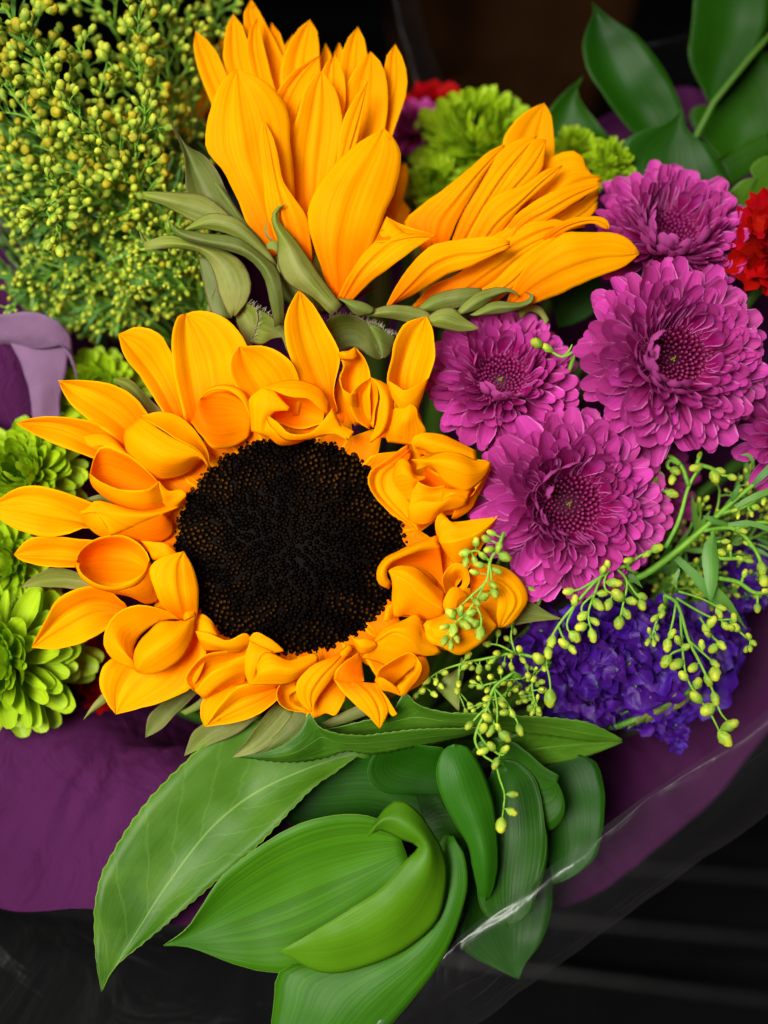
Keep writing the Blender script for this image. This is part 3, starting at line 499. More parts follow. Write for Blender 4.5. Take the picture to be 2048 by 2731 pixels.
# broad rays lying behind the curled ones
for cr_, rl in ((CC, [[(600,1100,-25),(800,905,-30),(1000,885,-35),(1170,960,-30)], [(640,1230,-25),(850,1120,-45),(1020,1080,-45),(1190,1060,-30)], [(760,1330,-25),(880,1290,-30),(1040,1285,-35),(1160,1180,-30)]]),
                (CC, [[(380,780,-30),(390,650,-30),(430,500,-25)], [(500,790,-40),(500,640,-45),(510,470,-30)], [(640,810,-30),(640,660,-30),(590,500,-25)]]),
                (CC, [[(640,860,-25),(700,740,-30),(740,640,-30)], [(740,880,-35),(790,770,-40),(800,660,-35)], [(840,900,-25),(880,790,-30),(850,680,-30)]]),
                (CD, [[(900,290,-30),(1030,240,-30),(1170,210,-30),(1280,175,-25)], [(900,500,-45),(1020,470,-45),(1120,420,-40),(1230,300,-30)], [(900,720,-30),(1010,640,-30),(1090,520,-30),(1180,380,-30)]]),
                (CD, [[(850,560,-30),(1020,560,-35),(1200,560,-35),(1400,620,-30)], [(850,720,-40),(1020,760,-45),(1180,760,-40),(1350,730,-30)], [(840,860,-30),(960,890,-35),(1100,900,-35),(1260,800,-30)]]),
                (CD, [[(700,820,-25),(800,860,-30),(910,930,-25)], [(680,900,-30),(760,1000,-35),(850,1080,-25)], [(560,930,-25),(640,1060,-30),(760,1140,-25)]]),
                (CD, [[(200,930,-25),(110,1040,-30),(85,1150,-25)], [(300,950,-35),(220,1100,-40),(170,1220,-25)], [(420,960,-25),(340,1120,-30),(262,1260,-25)]]),
                (CB, [[(840,590,-25),(830,740,-30),(850,860,-25)], [(960,640,-35),(940,780,-40),(890,900,-25)], [(1080,680,-25),(1040,820,-30),(940,930,-25)]]),
                (CB, [[(1060,680,-25),(1060,780,-30),(1090,860,-25)], [(1180,700,-35),(1160,800,-35),(1180,880,-25)], [(1360,720,-25),(1320,800,-30),(1220,900,-25)]])):
    P1(cr_, (rl, 0, dict(ridge=6, ug=(0, .7))))
# hidden ray bases closing the ring round the disc
rr = random.Random(5)
for i in range(26):
    an = 2*math.pi*i/26; ca, sa = math.cos(an), math.sin(an)
    r0, r1 = 270, 368; cx, cy = 775, 1455
    def q(r, t, z): return (cx + r*math.cos(an+t)*1.03, cy + r*math.sin(an+t)*0.97, z)
    s = Sheet().patch([[q(r0,-.13,-40), q(320,-.15,-25), q(r1+15,-.02,-35)], [q(r0,0,-45), q(325,0,-30), q(r1+25,0.03,-35)], [q(r0,.13,-40), q(320,.15,-25), q(r1+15,.06,-35)]], 0, nu=6, nv=5, ug=(0,.4))
    s.build('petal', M_PETAL, SF1, 0.0002)
# disc: receptacle and the spiral of dark florets
DCX, DCY, DRX, DRY = 775, 1455, 338, 322
def disc_z(r): return 16 + 22*math.cos(r*2.6) - 30*r**6 - 16*math.exp(-(r/.22)**2)
v, fc = [], []
for i in range(15):
    for j in range(48):
        r = i/14; t = 2*math.pi*j/48
        v.append(V(DCX+DRX*r*math.cos(t), DCY+DRY*r*math.sin(t), disc_z(r)-22 - (60 if i == 14 else 0)) - SF1.location)
for i in range(14):
    for j in range(48): fc.append((i*48+j, i*48+(j+1) % 48, (i+1)*48+(j+1) % 48, (i+1)*48+j))
DISC = link_mesh('disc', v, fc, M_DISC, SF1, [(0, 0)]*len(v))
v, fc, uv = [], [], []
NF = 1500
for i in range(NF):
    r = math.sqrt((i+.5)/NF) + rr.gauss(0, .003); t = i*2.399963 + rr.gauss(0, .012)/max(r, .1)
    x, y = DCX+DRX*.985*r*math.cos(t), DCY+DRY*.985*r*math.sin(t); z0 = disc_z(r)-22
    s = 7.8+2.8*r*rr.uniform(.7, 1.3); h = 10+9*r*rr.uniform(.5, 1.3)*(1 if r < .92 else .4)
    lx, ly = math.cos(t)*(-3)*r, math.sin(t)*(-3)*r
    b0 = len(v)
    for (k, hh, m) in ((1.0, 0, 0), (0.62, .6, .55), (0.26, 1.0, 1.0)):
        for q in range(5):
            a_ = t + 2*math.pi*q/5
            v.append(V(x+lx*hh+s*k*math.cos(a_), y+ly*hh+s*k*math.sin(a_), z0+h*hh) - SF1.location); uv.append((r, m))
    for l in range(2):
        for q in range(5): fc.append((b0+l*5+q, b0+l*5+(q+1) % 5, b0+l*5+5+(q+1) % 5, b0+l*5+5+q))
    fc.append(tuple(b0+10+q for q in range(5)))
tag(link_mesh('disc_florets', v, fc, M_DISC, DISC, uv, smooth=False), kind='stuff')
# grey green bracts showing between the rays
def B1(crop, *patches, **k): return part(SF1, crop, 'bract', M_BRACT, *patches, wob=6, **k)
B1(CA, ([[(487,500,-60),(540,498,-55),(580,520,-55),(620,562,-60),(720,660,-70)], [(487,500,-60),(560,530,-70),(640,620,-80),(700,690,-80)], [(487,500,-60),(530,545,-60),(600,620,-70),(660,700,-80)]], 0))
B1(CB, ([[(83,433,-20),(150,380,-25),(230,345,-30),(330,365,-40),(480,430,-60)], [(83,433,-20),(200,400,-40),(330,400,-55),(480,450,-70)], [(83,433,-20),(200,430,-30),(310,438,-40),(480,470,-60)]], 0))
B1(CB, ([[(360,1003,-30),(400,940,-35),(440,890,-45),(520,820,-60)], [(360,1003,-30),(430,950,-40),(500,900,-50),(560,860,-60)]], 6))
B1(CB, ([[(628,1082,-40),(640,990,-40),(700,930,-50),(800,850,-70)], [(628,1082,-40),(680,1020,-50),(740,960,-60),(840,860,-75)], [(628,1082,-40),(700,1042,-40),(760,980,-50),(860,880,-70)]], 0))
B1(CB, ([[(780,970,-60),(830,940,-60),(880,900,-60),(960,860,-70)], [(800,985,-60),(860,960,-60),(900,930,-60),(980,880,-70)]], 5))
B1(CB, ([[(795,1162,-30),(830,1062,-30),(890,1010,-40),(1000,900,-70)], [(795,1162,-30),(900,1070,-45),(1000,1000,-55),(1080,920,-70)], [(795,1162,-30),(900,1117,-35),(1030,1060,-40),(1130,980,-60)]], 0))
B1(CB, ([[(1000,1167,-20),(1060,1100,-20),(1130,1000,-30),(1190,930,-50)], [(1000,1167,-20),(1080,1110,-30),(1170,1020,-40),(1230,950,-55)], [(1000,1167,-20),(1100,1150,-20),(1200,1090,-25),(1290,990,-45)]], 0))
B1(CB, ([[(1100,1150,-30),(1200,1060,-30),(1260,980,-40),(1300,900,-60)], [(1130,1155,-30),(1260,1090,-30),(1340,1010,-35),(1380,920,-60)]], 8))
B1(CD, ([[(330,1300,-20),(450,1240,-25),(560,1180,-30),(640,1100,-45)], [(360,1330,-20),(500,1290,-25),(640,1230,-30),(760,1130,-45)]], 8))
B1(CD, ([[(960,1110,-50),(1000,1050,-50),(1080,1000,-60),(1100,940,-70)], [(1090,1245,-40),(1095,1150,-40),(1110,1050,-50),(1120,950,-70)]], 8))
B1(CD, ([[(1658,727,-30),(1560,680,-40),(1480,620,-45),(1430,560,-60)], [(1658,727,-30),(1550,705,-50),(1460,680,-55),(1380,640,-70)], [(1658,727,-30),(1560,735,-35),(1460,750,-40),(1340,780,-60)]], 0))
B1(CA, ([[(340,1035,-20),(400,1010,-20),(450,1003,-25),(520,1040,-40)], [(340,1045,-20),(400,1035,-22),(450,1030,-28),(520,1070,-40)]], 4))
# curled bristly bracts above the flower
curl = [
 (CA, [[(1025,172,-40),(1060,180,-25),(1100,190,-15),(1115,250,-15),(1085,340,-30),(1060,400,-50)], [(1030,180,-50),(1060,210,-50),(1085,250,-45),(1080,310,-50),(1060,390,-60)], [(1022,190,-50),(1020,250,-60),(1040,310,-60),(1060,400,-70)]]),
 (CA, [[(1115,200,-25),(1170,230,-40),(1230,290,-50),(1260,360,-60),(1270,420,-70)], [(1112,260,-20),(1160,290,-35),(1210,310,-50),(1240,380,-60)], [(1080,345,-30),(1130,355,-35),(1180,330,-45),(1230,330,-55),(1250,400,-70)]]),
 (CC, [[(350,225,-60),(380,195,-50),(440,178,-45),(520,190,-40),(580,230,-35),(625,320,-25),(660,425,-15)], [(360,320,-90),(420,270,-90),(500,260,-90),(570,300,-80),(610,360,-60),(655,420,-20)], [(420,420,-90),(480,370,-100),(540,380,-100),(590,420,-90),(640,440,-60),(658,428,-20)]]),
 (CC, [[(580,225,-35),(640,250,-30),(700,290,-30),(735,300,-40)], [(600,270,-28),(650,320,-15),(690,340,-25),(725,350,-40)], [(625,330,-24),(650,390,-12),(670,425,-12),(700,410,-25),(715,370,-40)]]),
 (CA, [[(910,215,-70),(925,150,-60),(930,110,-55)], [(890,215,-75),(905,160,-65),(930,110,-55)]]),
]
for cr_, rails in curl: part(SF1, cr_, 'bract', M_BRACT, (rails, 5), wob=5)
br = Tubes()
for cr_, rails in curl[:4]:
    edge = crspline(cr_.rail(rails[0]), 26)
    for p in edge:
        for k in range(2):
            q = p + Vector((rr.uniform(-3, 3), rr.uniform(-3, 3), 2)); e = q + Vector((rr.uniform(-6, 14), -rr.uniform(5, 14), rr.uniform(0, 8)))
            br.add([tuple(q), tuple(e)], 0.9, 0.3, n=3, seg=2)
tag(br.build('bristles', M_BRISTLE, SF1), kind='stuff')

# ---- second sunflower: a cup of upright rays seen from the side
f, w = foot()
SF2 = thing('sunflower', 'tall sunflower seen from its side, upright petals rising from curled green bracts', 'sunflower', f, 'sunflowers of the bouquet')
flower_stem(SF2, V(800, 830, -150), w, 42, M_DARKSTEM)
def P2(rails, z, bulge=8, **k): return part(SF2, CE.shift(z), 'petal', M_PETAL, (rails, bulge, dict(ridge=8)), **k)
def tri(base, tip, left, right, zb, zt, bow=14):
    """rails from base through traced left and right edges to the tip"""
    n = len(left)
    def rail(e, off): return [(base[0]+off, base[1], zb)] + [(x, y, zb+(zt-zb)*(i+1)/(n+1)+bow) for i, (x, y) in enumerate(e)] + [(tip[0], tip[1], zt)]
    m = [((l[0]+r[0])/2, (l[1]+r[1])/2) for l, r in zip(left, right)]
    mid = [(base[0], base[1], zb)] + [(x, y, zb+(zt-zb)*(i+1)/(n+1)-bow*.5) for i, (x, y) in enumerate(m)] + [(tip[0], tip[1], zt)]
    return [rail(left, -60), mid, rail(right, 60)]
back = [
 ((800,1450), (560,-6), [(700,600),(600,300),(510,120)], [(860,600),(740,330),(625,100)], -230, -190),
 ((820,1450), (672,125), [(740,700),(660,400),(650,180)], [(880,700),(780,400),(722,190)], -240, -210),
 ((850,1450), (790,190), [(800,700),(740,420),(740,270)], [(900,700),(860,450),(815,260)], -245, -215),
 ((900,1450), (970,240), [(900,700),(920,450),(945,310)], [(1000,700),(1010,450),(1000,290)], -240, -215),
 ((920,1450), (1045,235), [(950,700),(990,450),(1015,310)], [(1060,700),(1080,450),(1075,290)], -238, -212),
 ((720,1400), (250,173), [(420,760),(290,450),(243,280)], [(600,760),(440,440),(345,250)], -200, -150),
 ((760,1450), (460,76), [(540,700),(410,360),(422,150)], [(700,700),(570,360),(520,160)], -200, -160),
 ((800,1450), (598,96), [(640,700),(548,350),(538,190)], [(760,700),(670,420),(622,220)], -180, -150),
 ((860,1450), (885,108), [(770,750),(720,380),(820,160)], [(960,750),(940,330),(925,170)], -200, -175),
 ((960,1450), (1148,148), [(1000,700),(1052,330),(1100,200)], [(1180,700),(1205,330),(1182,205)], -190, -165),
 ((1000,1450), (1355,245), [(1200,750),(1285,430),(1308,310)], [(1345,740),(1425,460),(1402,330)], -160, -140),
 ((980,1450), (1220,285), [(1070,750),(1085,480),(1150,358)], [(1290,760),(1315,500),(1285,360)], -130, -110),
]
for bs_, tp_, l_, r_, zb, zt in back: P2(tri(bs_, tp_, l_, r_, zb, zt), 0)
P2(tri((830,1400), (1020,303), [(920,750),(930,520),(955,375)], [(1040,800),(1085,520),(1062,380)], -110, -90), 0)
P2(tri((800,1300), (937,312), [(640,760),(700,510),(820,370)], [(800,800),(830,560),(905,400)], -95, -80), 0)
P2([[(820,1350,-70),(770,900,-45),(775,770,-35),(812,640,-25),(870,460,-25),(950,393,-30)], [(880,1350,-80),(900,900,-70),(930,640,-55),(950,393,-30)], [(930,1300,-70),(1030,880,-45),(1064,680,-35),(1050,570,-30),(1012,470,-28),(950,393,-30)]], 0, 6)
P2([[(940,1300,-60),(1030,880,-40),(1062,680,-30),(1120,560,-25),(1204,448,-25)], [(980,1280,-60),(1090,850,-45),(1140,680,-40),(1204,448,-25)], [(1000,1300,-60),(1140,800,-40),(1182,600,-30),(1204,448,-25)]], 0, 4)
P2([[(680,1420,-30),(560,1280,-5),(480,1100,10),(400,940,20),(318,840,25),(304,770,28),(340,580,25),(398,450,15),(480,380,5)], [(720,1400,-20),(620,1150,25),(520,900,40),(480,640,35),(480,380,5)], [(780,1350,-30),(800,1000,-10),(772,770,5),(762,620,8),(700,508,10),(600,428,10),(480,380,5)]], 0, 6, nu=24)
P2([[(760,1480,0),(650,1200,25),(620,950,40),(606,740,45),(628,663,40)], [(820,1470,10),(730,1180,50),(680,950,55),(650,780,52),(628,663,40)], [(900,1450,0),(870,1220,30),(800,1095,45),(738,1000,50),(690,780,50),(628,663,40)]], 0, 3, nu=22)
P2([[(1000,1650,0),(920,1400,30),(878,1250,45),(880,1130,50),(1000,930,50),(1150,790,45),(1292,711,40)], [(1040,1650,15),(1010,1350,70),(1080,1050,75),(1220,820,60),(1292,711,40)], [(1110,1640,0),(1200,1450,20),(1300,1180,30),(1352,1060,34),(1387,860,38),(1350,765,40),(1292,711,40)]], 0, 5, nu=24)
P2([[(1030,1660,20),(1090,1540,40),(1180,1400,50),(1250,1330,52),(1310,1198,45)], [(1060,1660,25),(1150,1500,60),(1240,1400,68),(1330,1330,66),(1420,1290,55)], [(1100,1680,15),(1220,1560,45),(1380,1440,60),(1500,1350,58),(1582,1304,50)]], 0, 4)
P2([[(1305,1198,46),(1380,1235,52),(1480,1270,54),(1582,1302,50)], [(1240,1345,55),(1330,1335,66),(1440,1310,66),(1582,1306,52)]], 0, -10)
g = CG
def PG(root, dz, *patches, **k): return part(root, g.shift(dz), 'petal', M_PETAL, *patches, **k)
PG(SF2, 0, ([[(60,1380,0),(140,1220,20),(240,1090,35),(340,1005,40),(480,974,45),(690,956,50),(750,964,52),(798,988,50)], [(80,1375,10),(200,1240,50),(330,1110,60),(480,1050,55),(640,1040,52),(760,1005,54),(798,992,50)], [(40,1390,-20),(250,1290,10),(440,1172,25),(520,1150,32),(650,1090,40),(797,1022,50)]], 4, RD), nu=22)
def B2(crop, dz, rails, b=5): return part(SF2, crop.shift(dz), 'bract', M_BRACT, (rails, b), wob=6)
B2(CE, -40, [[(95,648,0),(150,760,0),(190,870,0),(200,1060,0),(240,1200,0),(340,1270,-10)], [(95,648,0),(190,800,-20),(260,950,-30),(330,1100,-30),(430,1280,-20)], [(95,648,0),(210,812,10),(290,852,20),(370,940,20),(425,1060,15),(550,1260,0)]])
B2(CE, -20, [[(-40,1058,0),(180,1064,0),(300,1080,0),(450,1200,0)], [(-40,1075,5),(120,1110,15),(280,1150,10),(450,1230,0)], [(-40,1098,0),(100,1150,0),(250,1232,0),(420,1270,-10)]])
B2(CE, 0, [[(345,1000,0),(372,1015,5),(450,1110,5),(520,1210,0),(620,1330,0)], [(345,1005,0),(375,1050,5),(450,1150,10),(530,1260,5),(640,1370,0)]])
B2(CE, 20, [[(185,1272,0),(300,1190,5),(360,1178,10),(480,1208,15),(560,1278,10),(680,1420,0)], [(190,1272,0),(340,1225,15),(480,1262,20),(690,1440,0)], [(185,1272,0),(340,1272,0),(480,1320,5),(600,1400,5),(700,1470,0)]])
B2(CE, 30, [[(95,1203,10),(130,1250,10),(300,1290,10),(480,1310,10),(620,1410,10),(700,1480,5),(735,1600,0),(745,1800,-40)], [(95,1203,10),(160,1285,25),(320,1335,25),(500,1370,28),(630,1470,25),(690,1600,10),(715,1800,-30)], [(95,1203,10),(120,1282,10),(200,1330,10),(400,1380,10),(540,1430,10),(625,1530,5),(660,1660,0),(690,1810,-40)]])
B2(CE, -10, [[(-30,1338,0),(100,1300,0),(250,1340,5),(400,1380,5),(500,1440,5),(555,1540,5),(550,1640,0),(470,1750,-20)], [(-30,1360,0),(120,1345,10),(300,1380,15),(420,1480,15),(470,1600,10),(460,1745,-20)], [(-30,1386,0),(150,1376,0),(280,1402,0),(350,1500,0),(385,1640,0),(450,1760,-20)]])
B2(CE, -40, [[(-60,1270,0),(-20,1330,0),(30,1360,0),(100,1370,0)], [(-70,1240,0),(-40,1340,5),(20,1375,5),(100,1395,0)]])
B2(CE, -60, [[(270,1420,0),(290,1560,0),(330,1700,0),(360,1760,0)], [(330,1430,0),(370,1560,5),(390,1680,0),(410,1760,0)], [(400,1440,-10),(430,1560,-10),(440,1680,-10),(450,1760,-10)]])
B2(CE, 60, [[(752,1131,0),(690,1150,5),(670,1215,5),(708,1330,5),(704,1450,5),(760,1565,0),(900,1645,0),(1000,1745,-10)], [(752,1131,0),(698,1160,10),(690,1225,15),(770,1370,28),(830,1500,28),(930,1620,15),(1030,1720,0)], [(752,1131,0),(710,1168,5),(708,1210,5),(800,1320,5),(880,1430,5),(960,1550,0),(1062,1690,-10)]])
B2(CE, 40, [[(640,1222,0),(636,1290,0),(660,1325,0),(700,1345,0)], [(646,1222,0),(650,1290,3),(680,1330,5),(710,1360,5)]], 1)
B2(CE, 45, [[(640,1350,0),(680,1330,5),(710,1345,5),(720,1400,0),(720,1560,-20)], [(650,1380,0),(680,1380,8),(700,1400,8),(700,1500,-20)]], 2)
B2(CE, 40, [[(1035,1648,0),(1130,1658,5),(1200,1680,5),(1240,1705,0)], [(1070,1670,5),(1130,1700,12),(1180,1715,10),(1230,1730,5)], [(1080,1680,0),(1130,1735,0),(1160,1745,0),(1195,1742,0)]])
B2(CE, 20, [[(1180,1740,0),(1300,1690,5),(1420,1690,5),(1530,1720,0),(1560,1750,-5)], [(1190,1745,5),(1320,1725,15),(1440,1740,10),(1560,1760,0)], [(1190,1748,0),(1320,1760,0),(1440,1785,0),(1540,1800,-5)]])
B2(CG, 15, [[(0,1380,0),(100,1362,5),(200,1370,5),(310,1410,0)], [(0,1400,5),(120,1410,10),(300,1440,5)], [(0,1420,0),(120,1445,0),(220,1460,0),(310,1445,0)]])
B2(CG, 25, [[(300,1440,0),(380,1385,5),(460,1378,5),(520,1430,5),(615,1495,0)], [(310,1460,5),(400,1440,15),(500,1470,10),(615,1497,0)], [(310,1480,0),(400,1500,0),(500,1518,0),(590,1510,0),(615,1498,0)]])
# green cup under the rays
s = Sheet().patch([CE.rail([(560,1290,-100),(620,1500,-90),(780,1700,-110)]), CE.rail([(800,1330,-30),(820,1550,0),(880,1720,-60)]), CE.rail([(1240,1600,-80),(1100,1680,-60),(960,1740,-90)])], 10, nu=8, nv=8)
s.build('flower_cup', M_BRACT, SF2, 0.0003)

# ---- third sunflower: leaning right
f, w = foot()
SF3 = thing('sunflower', 'sunflower leaning sideways behind the purple chrysanthemums, its petals bunched and pointing outward', 'sunflower', f, 'sunflowers of the bouquet')
flower_stem(SF3, V(1240, 830, -190), w, 42, M_DARKSTEM)
q3 = -60
PG(SF3, q3-90, ([[(860,900,0),(760,500,0),(760,380,10),(830,270,10),(900,210,8),(1002,166,0)], [(950,900,-10),(900,500,-10),(940,330,-5),(1002,166,0)], [(1060,900,0),(1065,470,0),(1057,350,8),(1040,230,8),(1002,166,0)]], 4, RD))
PG(SF3, q3-60, ([[(700,1100,0),(900,800,0),(1000,530,5),(1080,465,10),(1170,447,10),(1240,490,5),(1258,575,0),(1342,604,0)], [(760,1100,10),(980,850,15),(1120,650,25),(1220,600,15),(1342,606,0)], [(800,1150,0),(1060,900,0),(1200,760,10),(1310,640,5),(1342,608,0)]], 4, RD))
PG(SF3, q3-50, ([[(800,1150,0),(1000,900,5),(1200,760,10),(1325,655,0)], [(840,1200,0),(1100,960,0),(1260,850,5),(1312,790,0)]], 6, RD))
PG(SF3, q3-10, ([[(300,1060,-20),(170,885,0),(260,782,10),(400,680,15),(550,560,15),(680,450,10),(767,409,0)], [(360,1050,0),(360,880,30),(480,720,40),(620,560,30),(767,411,0)], [(410,1060,-10),(480,880,10),(560,740,15),(640,600,15),(720,490,8),(767,430,0)]], 4, RD), nu=22)
PG(SF3, q3-15, ([[(420,1080,-10),(520,800,10),(640,590,15),(767,428,10),(850,380,8),(958,356,0)], [(460,1080,0),(600,820,25),(740,600,30),(850,470,20),(958,357,0)], [(500,1080,-10),(640,860,5),(780,640,10),(880,480,10),(958,360,0)]], 4, RD), nu=22)
PG(SF3, q3-5, ([[(600,900,-10),(700,720,5),(870,480,10),(935,382,5),(960,378,0),(1012,382,0)], [(640,880,0),(780,700,20),(900,560,25),(970,460,15),(1012,384,0)], [(680,860,-10),(860,680,5),(988,560,10),(1006,480,8),(1013,386,0)]], 3, RD))
PG(SF3, q3+10, ([[(480,1150,-20),(580,900,0),(690,728,10),(900,640,15),(1000,565,10),(1107,531,0)], [(540,1150,-10),(700,880,20),(860,740,30),(980,630,22),(1107,533,0)], [(600,1150,-20),(720,960,0),(860,790,10),(1000,660,12),(1070,590,8),(1107,540,0)]], 3, RD), nu=22)
PG(SF3, q3+15, ([[(700,1050,-20),(800,860,0),(900,778,12),(1000,715,16),(1100,668,14),(1220,633,8),(1340,638,0)], [(740,1050,-10),(880,870,15),(1020,790,25),(1160,710,20),(1340,642,0)], [(800,1050,-20),(960,900,0),(1080,822,8),(1200,745,8),(1322,664,3),(1340,645,0)]], 3, RD), nu=22)
PG(SF3, q3+5, ([[(500,1280,-10),(620,1000,0),(800,870,5),(1000,842,5),(1100,862,5),(1242,888,0)], [(540,1290,0),(720,1060,25),(900,940,30),(1060,890,20),(1242,892,0)], [(620,1280,-10),(800,1130,5),(950,1010,10),(1100,930,8),(1242,900,0)]], 4, RD), nu=22)
PG(SF3, q3+30, ([[(980,960,-10),(1100,872,5),(1200,840,10),(1300,836,12),(1362,850,14),(1390,890,10),(1382,914,5)], [(1000,975,0),(1120,895,15),(1220,862,20),(1310,858,22),(1360,880,18),(1382,914,5)], [(1020,990,-10),(1140,920,5),(1242,886,8),(1300,880,12),(1345,903,10),(1382,914,5)]], 3, RD))
PG(SF3, q3+10, ([[(200,1390,-30),(330,1250,-10),(500,1170,0),(640,1030,5),(900,900,5),(1060,900,0)], [(420,1340,-10),(560,1230,20),(720,1120,25),(860,1020,20),(1080,920,0)], [(560,1310,-20),(700,1230,0),(840,1100,10),(980,1000,8),(1100,935,0)]], 5, RD), nu=22)
PG(SF3, q3+20, ([[(400,1380,-30),(560,1300,-10),(700,1220,5),(840,1090,8),(1020,970,5),(1120,936,0)], [(560,1360,-10),(700,1290,15),(820,1200,25),(940,1080,20),(1120,940,0)], [(640,1380,-20),(760,1310,0),(860,1230,5),(980,1090,8),(1130,960,0)]], 5, RD))
PG(SF3, q3+45, ([[(780,1340,-30),(820,1250,-5),(900,1120,10),(1050,980,20),(1120,934,22),(1250,929,20),(1450,940,12),(1520,990,6),(1562,1056,0)], [(800,1350,-20),(960,1210,30),(1150,1110,42),(1350,1060,30),(1500,1060,12),(1562,1057,0)], [(820,1380,-30),(905,1362,-10),(1100,1292,5),(1300,1200,12),(1480,1130,8),(1562,1060,0)]], 4, RD), nu=24)
def B3(dz, rails, b=5): return part(SF3, g.shift(dz), 'bract', M_BRACT, (rails, b), wob=5)
B3(q3+60, [[(255,1375,0),(350,1300,5),(480,1265,8),(560,1258,8),(630,1262,0)], [(270,1390,5),(400,1330,18),(520,1310,15),(640,1285,0)], [(280,1400,0),(420,1390,0),(520,1370,0),(600,1330,0),(640,1300,0)]])
B3(q3+65, [[(470,1420,0),(560,1310,5),(680,1262,8),(780,1258,8),(830,1280,5),(860,1312,0)], [(500,1420,5),(600,1340,18),(700,1300,15),(790,1280,8),(860,1312,0)], [(540,1410,0),(620,1380,0),(690,1330,0),(760,1295,2),(820,1290,2),(858,1313,0)]])
B3(q3+60, [[(560,1420,0),(700,1340,5),(830,1345,8),(900,1330,8),(922,1300,8),(890,1288,5)], [(600,1425,5),(720,1375,15),(840,1370,12),(920,1345,12),(935,1300,10),(888,1285,5)], [(640,1420,0),(760,1410,0),(860,1385,3),(925,1350,8),(938,1305,8),(888,1283,5)]])
B3(q3-20, [[(850,1400,0),(920,1360,0),(980,1370,0),(1030,1450,0)], [(860,1440,0),(920,1400,0),(970,1420,0),(1010,1480,0)]])
s = Sheet().patch([g.rail([(180,900,-160),(240,1200,-160),(300,1420,-150)]), g.rail([(420,1000,-90),(440,1200,-90),(460,1420,-110)]), g.rail([(780,1380,-110),(700,1400,-110),(600,1460,-130)])], 10, nu=8, nv=8)
s.build('flower_cup', M_BRACT, SF3, 0.0003)

# ---- a fourth sunflower glimpsed behind the goldenrod
f, w = foot()
SF4 = thing('sunflower', 'sunflower mostly hidden behind the goldenrod, only orange petal pieces showing', 'sunflower', f, 'sunflowers of the bouquet')
flower_stem(SF4, V(420, 420, -560), w, 40, M_DARKSTEM)
for rails in ([[(1010,1000),(860,760),(720,680)], [(1030,1030),(800,860),(700,790)], [(1050,1060),(860,960),(740,900)]],
              [[(1050,1000),(840,1060),(780,1050)], [(1060,1050),(900,1120),(790,1080)]],
              [[(1060,980),(1120,760),(1150,560)], [(1080,980),(1180,760),(1170,540)], [(1100,980),(1230,780),(1220,600)]],
              [[(1090,1000),(1240,820),(1260,670)], [(1110,1010),(1290,850),(1290,700)]],
              [[(1100,980),(1300,500),(1420,200)], [(1120,980),(1340,520),(1430,190)], [(1140,980),(1400,520),(1440,220)]]):
    part(SF4, CF.shift(-480), 'petal', M_PETAL, ([[(x, y, -10*i) for i, (x, y) in enumerate(r)] for r in rails], 6))
# orange petals showing between the two upper sunflowers
f, w = foot()
SF5 = thing('sunflower', 'blurred sunflower petals in the gap between two upright sunflowers', 'sunflower', f, 'sunflowers of the bouquet')
flower_stem(SF5, V(1010, 700, -420), w, 40, M_DARKSTEM)
for rails in ([[(20,900),(90,700),(140,540),(170,520)], [(60,900),(130,720),(190,540),(180,520)], [(90,900),(160,760),(195,600),(185,525)]],
              [[(20,960),(60,840),(110,740)], [(90,960),(140,860),(160,740)], [(150,960),(190,860),(210,800)]]):
    part(SF5, CG.shift(-300), 'petal', M_PETAL, ([[(x, y, -8*i) for i, (x, y) in enumerate(r)] for r in rails], 6))
# ------------------------------------------------------------------ chrysanthemums
def floret_mesh(name, material, cup, curl, notch, wide, seed, nu=7, nv=5):
    """one ray floret, 1 long on x, 1 wide on y"""
    r = random.Random(seed); v = []; fc = []; uv = []
    for i in range(nu):
        u = i/(nu-1)
        wd = (0.30 + 0.70*math.sin(math.pi*min(u*0.62+0.02, 1))**1.2) if u < 0.8 else None
        wd = [0.36, 0.56, 0.80, 0.97, 1.0, 0.90, 0.54][i]*wide
        for j in range(nv):
            s = 2*j/(nv-1)-1
            c = cup*(1.15-0.45*u) if cup > 0 else cup
            y = 0.5*wd*math.sin(c*s)/c if abs(c) > 1e-3 else 0.5*wd*s
            z = 0.5*wd*(1-math.cos(c*s))/abs(c) if abs(c) > 1e-3 else 0
            x = u - (notch*(1-abs(s))**1 if i == nu-1 else 0) + (0.07*(1-s*s) if i == nu-1 else 0) - (0.03*s*s if i == nu-2 else 0)
            # bend along the length
            a = curl*u
            xx = math.sin(a)/curl*1.0 if abs(curl) > 1e-3 else u
            zz = (1-math.cos(a))/curl if abs(curl) > 1e-3 else 0
            px = xx + (x-u)*math.cos(a) - z*0.34*math.sin(a); pz = zz + (x-u)*math.sin(a) + z*0.34*math.cos(a)
            v.append((px, y+r.uniform(-.012, .012), pz+r.uniform(-.012, .012))); uv.append((u, j/(nv-1)))
    for i in range(nu-1):
        for j in range(nv-1):
            a = i*nv+j; fc.append((a, a+nv, a+nv+1, a+1))
    me = bpy.data.meshes.new(name); me.from_pydata(v, [], fc)
    l = me.uv_layers.new(name='UVMap'); d = []
    for p in me.polygons:
        for vi in p.vertices: d += uv[vi]
    l.data.foreach_set('uv', d)
    me.polygons.foreach_set('use_smooth', [True]*len(me.polygons)); me.materials.append(material)
    return me
